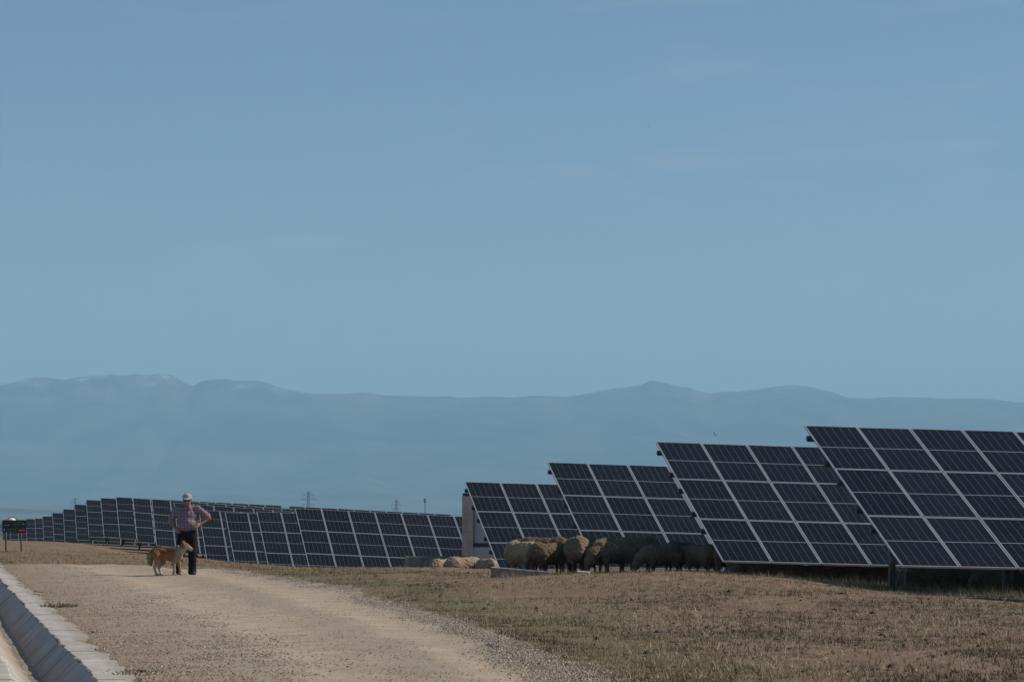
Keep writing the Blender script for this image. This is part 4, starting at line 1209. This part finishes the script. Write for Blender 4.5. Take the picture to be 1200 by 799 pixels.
# ------------------------------------------------------------------ ground cover: grass, gravel, clods
def blades(n, X, Y, hmin, hmax, wmin, wmax, lean, cols, wts, sink=0.012, per=1, spread=0.0):
    """n tufts of `per` blades; the blades of a tuft share their tone"""
    ci = rng.choice(len(cols), n, p=np.array(wts) / sum(wts)); tone = rng.uniform(0.65, 1.25, n) * np.clip(1 + 1.1 * fbm(X * 0.55, Y * 0.22, 19, 4), 0.4, 1.6); hs = 0.6 + 0.8 * rng.random(n)
    if per > 1:
        X, Y, ci, tone, hs = (np.repeat(q, per) for q in (X, Y, ci, tone, hs)); n = n * per
        X = X + rng.normal(0, spread, n); Y = Y + rng.normal(0, spread, n)
    base = np.stack([X, Y, gz(X, Y) - sink], 1)
    h = rng.uniform(hmin, hmax, n) * hs; w = rng.uniform(wmin, wmax, n)
    az = rng.uniform(0, 2 * np.pi, n); ln = rng.uniform(0.1, lean, n); fa = rng.uniform(0, 2 * np.pi, n)
    tipd = np.stack([np.cos(az) * np.sin(ln), np.sin(az) * np.sin(ln), np.cos(ln)], 1)
    side = np.stack([np.cos(fa), np.sin(fa), 0 * fa], 1)
    V = np.empty((n, 3, 3)); V[:, 0] = base - side * w[:, None] / 2; V[:, 1] = base + side * w[:, None] / 2; V[:, 2] = base + tipd * h[:, None]
    c = np.array(cols)[ci] * (tone * rng.uniform(0.85, 1.15, n))[:, None]
    return V.reshape(-1, 3), np.arange(3 * n).reshape(-1, 3), np.repeat(c, 3, 0)
def grass_object(name, parts_, mat):
    off = 0; Vs, Fs, Cs = [], [], []
    for V, Fc, C_ in parts_:
        Vs.append(V); Fs.append(Fc + off); Cs.append(C_); off += len(V)
    return prop(link_mesh(name, np_mesh(name, np.concatenate(Vs), np.concatenate(Fs), False, {'tint': np.concatenate(Cs)}), mat), kind='stuff')
t = NT('dry_blades'); M['blade'] = t.set(t.attr('tint'), 0.9, 0, 0.1)
TANC = [(0.27, 0.205, 0.13), (0.17, 0.122, 0.077), (0.47, 0.39, 0.27), (0.07, 0.05, 0.035), (0.15, 0.15, 0.065)]
def scatter(n, x0, x1, y0, y1, keep):
    """points whose density falls off with distance"""
    out = []
    tot = 0
    while tot < n:
        m = n * 3
        y = 1.0 / (1.0 / y1 + rng.random(m) * (1.0 / y0 - 1.0 / y1)); x = rng.uniform(x0, x1, m)
        k = keep(x, y); x, y = x[k], y[k]
        out.append((x, y)); tot += len(x)
    X = np.concatenate([o[0] for o in out])[:n]; Y = np.concatenate([o[1] for o in out])[:n]
    return X, Y
clump = lambda x, y, th=0.0: (fbm(x * 1.3, y * 1.3, 91, 3) + 0.35 * rng.standard_normal(len(np.atleast_1d(x)))) > th
right_of = lambda x, y: (x > XR(y) + 0.1 + 0.25 * vnoise(y * 1.5, y * 0, 7))
parts_ = []
X, Y = scatter(62000, -9, 15, 21, 72, lambda x, y: right_of(x, y) & (fbm(x * 0.8, y * 0.4, 91, 4) + 0.22 * rng.standard_normal(len(x)) > -0.06) & (x < 15))
parts_.append(blades(len(X), X, Y, 0.02, 0.065, 0.006, 0.014, 1.3, TANC, [4.5, 3.5, 3.2, 2.0, 1.6], per=6, spread=0.022))
X, Y = scatter(17000, -9, 15, 21, 66, lambda x, y: right_of(x, y) & (x > XR(y) + .8) & (x < 15))
parts_.append(blades(len(X), X, Y, 0.05, 0.14, 0.004, 0.008, 1.52, [(0.50, 0.42, 0.30), (0.34, 0.27, 0.18)], [1, 1], sink=-0.012))
X, Y = scatter(1500, -9, 15, 21, 66, lambda x, y: right_of(x, y) & (x > XR(y) + .5) & (x < 15) & (vnoise(x * .7, y * .4, 44) > 0.05))
parts_.append(blades(len(X), X, Y, 0.06, 0.16, 0.004, 0.009, 0.8, [(0.38, 0.31, 0.20), (0.26, 0.21, 0.13), (0.16, 0.15, 0.075)], [2, 2, 1], per=7, spread=0.02))
X, Y = scatter(46000, -9, 15, 21, 72, lambda x, y: right_of(x, y) & (np.abs(x - XR(y) - 0.9) < 0.9) & clump(x, y, 0.05))
parts_.append(blades(len(X), X, Y, 0.02, 0.06, 0.004, 0.009, 1.1, [(0.14, 0.14, 0.062), (0.20, 0.17, 0.09), (0.28, 0.22, 0.13)], [2.2, 3, 3]))
# longer straw along the crest of the bank and round the posts
def crest_keep(x, y):
    yc = np.interp(x, [-6, -2, 0, 1.75, 3.75, 5, 6.2, 8, 13], [67, 63, 58, 55, 53, 52, 51, 48.5, 46])
    return (np.abs(y - yc) < 2.2) & right_of(x, y) & clump(x, y, 0.0)
X, Y = scatter(22000, -6, 13, 44, 69, crest_keep)
parts_.append(blades(len(X), X, Y, 0.04, 0.10, 0.005, 0.010, 0.9, [(0.30, 0.24, 0.14), (0.20, 0.18, 0.085), (0.36, 0.29, 0.19), (0.13, 0.135, 0.06)], [3, 3, 2, 2]))
X, Y = scatter(5000, 3, 14, 46, 62, lambda x, y: (x * 1.0 > 6.6 - (y - 50.5) * 0.2) & clump(x * 1.6, y * 1.6, 0.22))
parts_.append(blades(len(X), X, Y, 0.08, 0.24, 0.006, 0.012, 0.7, [(0.30, 0.24, 0.14), (0.20, 0.18, 0.085), (0.36, 0.29, 0.19)], [3, 3, 2]))
# field on the left, beyond the track
X, Y = scatter(60000, -34, 0, 70, 190, lambda x, y: (road_mask(x, y) < 0.2) & (x < 4.0 - 0.233 * (y - 55) + 1.0) & ((x > XL(y) + .1) | (x < XL(y) - 1.5)) & clump(x * .7, y * .7, -0.05))
parts_.append(blades(len(X), X, Y, 0.03, 0.09, 0.008, 0.02, 1.2, [(0.28, 0.21, 0.115), (0.20, 0.17, 0.075), (0.15, 0.145, 0.055), (0.33, 0.26, 0.15)], [3, 3, 3, 2]))
# left of the channel
X, Y = scatter(9000, -9, -3, 21, 60, lambda x, y: (x < XL(y) - 1.45) & (x > XL(y) - 3.5) & clump(x, y, 0))
parts_.append(blades(len(X), X, Y, 0.03, 0.09, 0.005, 0.012, 1.2, [(0.25, 0.19, 0.11), (0.11, 0.13, 0.05), (0.2, 0.16, 0.08)], [3, 2, 3]))
grass_object('dry_grass', parts_, M['blade'])

# gravel: small stones on and along the track
def stones(X, Y, smin, smax, cols, wts, lift=0.3):
    n = len(X)
    oc = np.array([(1, 0, 0), (0, 1, 0), (-1, 0, 0), (0, -1, 0), (0, 0, 1), (0, 0, -1)], float)
    of = np.array([(0, 1, 4), (1, 2, 4), (2, 3, 4), (3, 0, 4)])
    s = smin + (smax - smin) * rng.random(n) ** 2.5
    V = oc[None] * (1 + 0.35 * rng.uniform(-1, 1, (n, 6, 1))) + 0.25 * rng.uniform(-1, 1, (n, 6, 3))
    V = V * s[:, None, None] * np.stack([rng.uniform(.7, 1.3, n), rng.uniform(.7, 1.3, n), rng.uniform(.45, .8, n)], 1)[:, None, :]
    V = V + np.stack([X, Y, gz(X, Y) + 0.004 + s * lift * 0.5], 1)[:, None, :]
    c = np.array(cols)[rng.choice(len(cols), n, p=np.array(wts) / sum(wts))] * rng.uniform(0.75, 1.2, (n, 1))
    return V.reshape(-1, 3), (of[None] + 6 * np.arange(n)[:, None, None]).reshape(-1, 3), np.repeat(c, 6, 0)
GRV = [(0.33, 0.28, 0.225), (0.25, 0.21, 0.17), (0.40, 0.33, 0.255), (0.30, 0.215, 0.15), (0.46, 0.41, 0.34)]
def across(x, y): return (x - XL(y)) / np.maximum(XR(y) - XL(y), .1)
parts_ = []
X, Y = scatter(36000, -14, 3, 21, 71, lambda x, y: (x > XL(y)) & (rng.random(len(x)) < np.exp(-((x - XR(y) + 0.15) / (0.26 + 0.25 * vnoise(y * .6, y * 0, 12))) ** 2)))
parts_.append(stones(X, Y, 0.004, 0.020, GRV, [4, 3, 2, 1, .6]))
X, Y = scatter(36000, -14, 3, 21, 73, lambda x, y: (across(x, y) > 0.0) & (rng.random(len(x)) < 1 - sstep(0.12, 0.5, across(x, y) + 0.25 * fbm(x * .8, y * .4, 33, 3))) & (vnoise(x * 1.1, y * 1.1, 14) + 0.9 * rng.random(len(x)) > 0.25))
parts_.append(stones(X, Y, 0.004, 0.019, GRV, [3, 3, 3, 4, 0.4]))
X, Y = scatter(20000, -14, 3, 21, 72, lambda x, y: (across(x, y) > 0.3) & (across(x, y) < 1.0) & (rng.random(len(x)) > 0.85 * np.exp(-((across(x, y) - 0.46) / 0.11) ** 2) + 0.85 * np.exp(-((across(x, y) - 0.80) / 0.09) ** 2)) & (vnoise(x * .9, y * .5, 15) + 0.8 * rng.random(len(x)) > 0.3))
parts_.append(stones(X, Y, 0.004, 0.014, GRV, [3, 2, 3, 2, .6]))
grass_object('gravel', parts_, M['blade'])
# dark clods and droppings in the pasture
X, Y = scatter(900, -6, 13, 22, 66, lambda x, y: right_of(x, y) & (x > XR(y) + .6))
grass_object('dirt_clods', [stones(X, Y, 0.012, 0.055, [(0.045, 0.034, 0.026), (0.08, 0.06, 0.045), (0.12, 0.07, 0.05)], [4, 3, 1], 0.8)], M['blade'])

# weeds by the channel
def weed(x, y, rad, n, h, label):
    o = empty('weed', (x, y, gz1(x, y)), (0, 0, 0), label, 'weed', 'weeds along the drainage channel')
    a = rng.uniform(0, 2 * np.pi, n); r = rad * np.sqrt(rng.random(n))
    V = []; Fc = []; C_ = []
    for k in range(n):
        bx, by = r[k] * math.cos(a[k]) * 0.8, r[k] * math.sin(a[k]) * 1.5
        az = a[k] + rng.normal(0, .6); L = h * rng.uniform(0.6, 1.2); ln = rng.uniform(0.2, 1.2); w = rng.uniform(0.006, 0.014)
        d = np.array([math.cos(az) * math.sin(ln), math.sin(az) * math.sin(ln), math.cos(ln)]); s = np.array([-math.sin(az), math.cos(az), 0])
        p0 = np.array([bx, by, -0.01]); i = len(V)
        V += [p0, p0 + d * L * 0.5 - s * w, p0 + d * L - np.array([0, 0, 0.2 * L]), p0 + d * L * 0.5 + s * w]
        Fc.append((i, i + 1, i + 2, i + 3))
        c = np.array([(0.12, 0.14, 0.07), (0.17, 0.17, 0.09), (0.25, 0.22, 0.13)][int(rng.integers(0, 3))]) * rng.uniform(.8, 1.2); C_ += [c] * 4
    link_mesh('leaves', np_mesh('leaves', V, Fc, False, {'tint': np.array(C_)}), M['blade'], o)
for px_, py_, rad, n, h, lab in [(40, 694, .22, 90, .06, 'flat green weed overhanging the far kerb of the channel'), (69, 711, .34, 210, .10, 'largest green weed, bushy, beside the channel kerb'),
                             (99, 742, .2, 90, .04, 'low greyish weed at the middle of the channel kerb'), (152, 790, .3, 150, .06, 'green and yellow weed nearest the camera by the kerb')]:
    d_ = CAM_H * F / (py_ - HOR)
    weed((px_ - 600) / F * d_, d_, rad, n, h, lab)
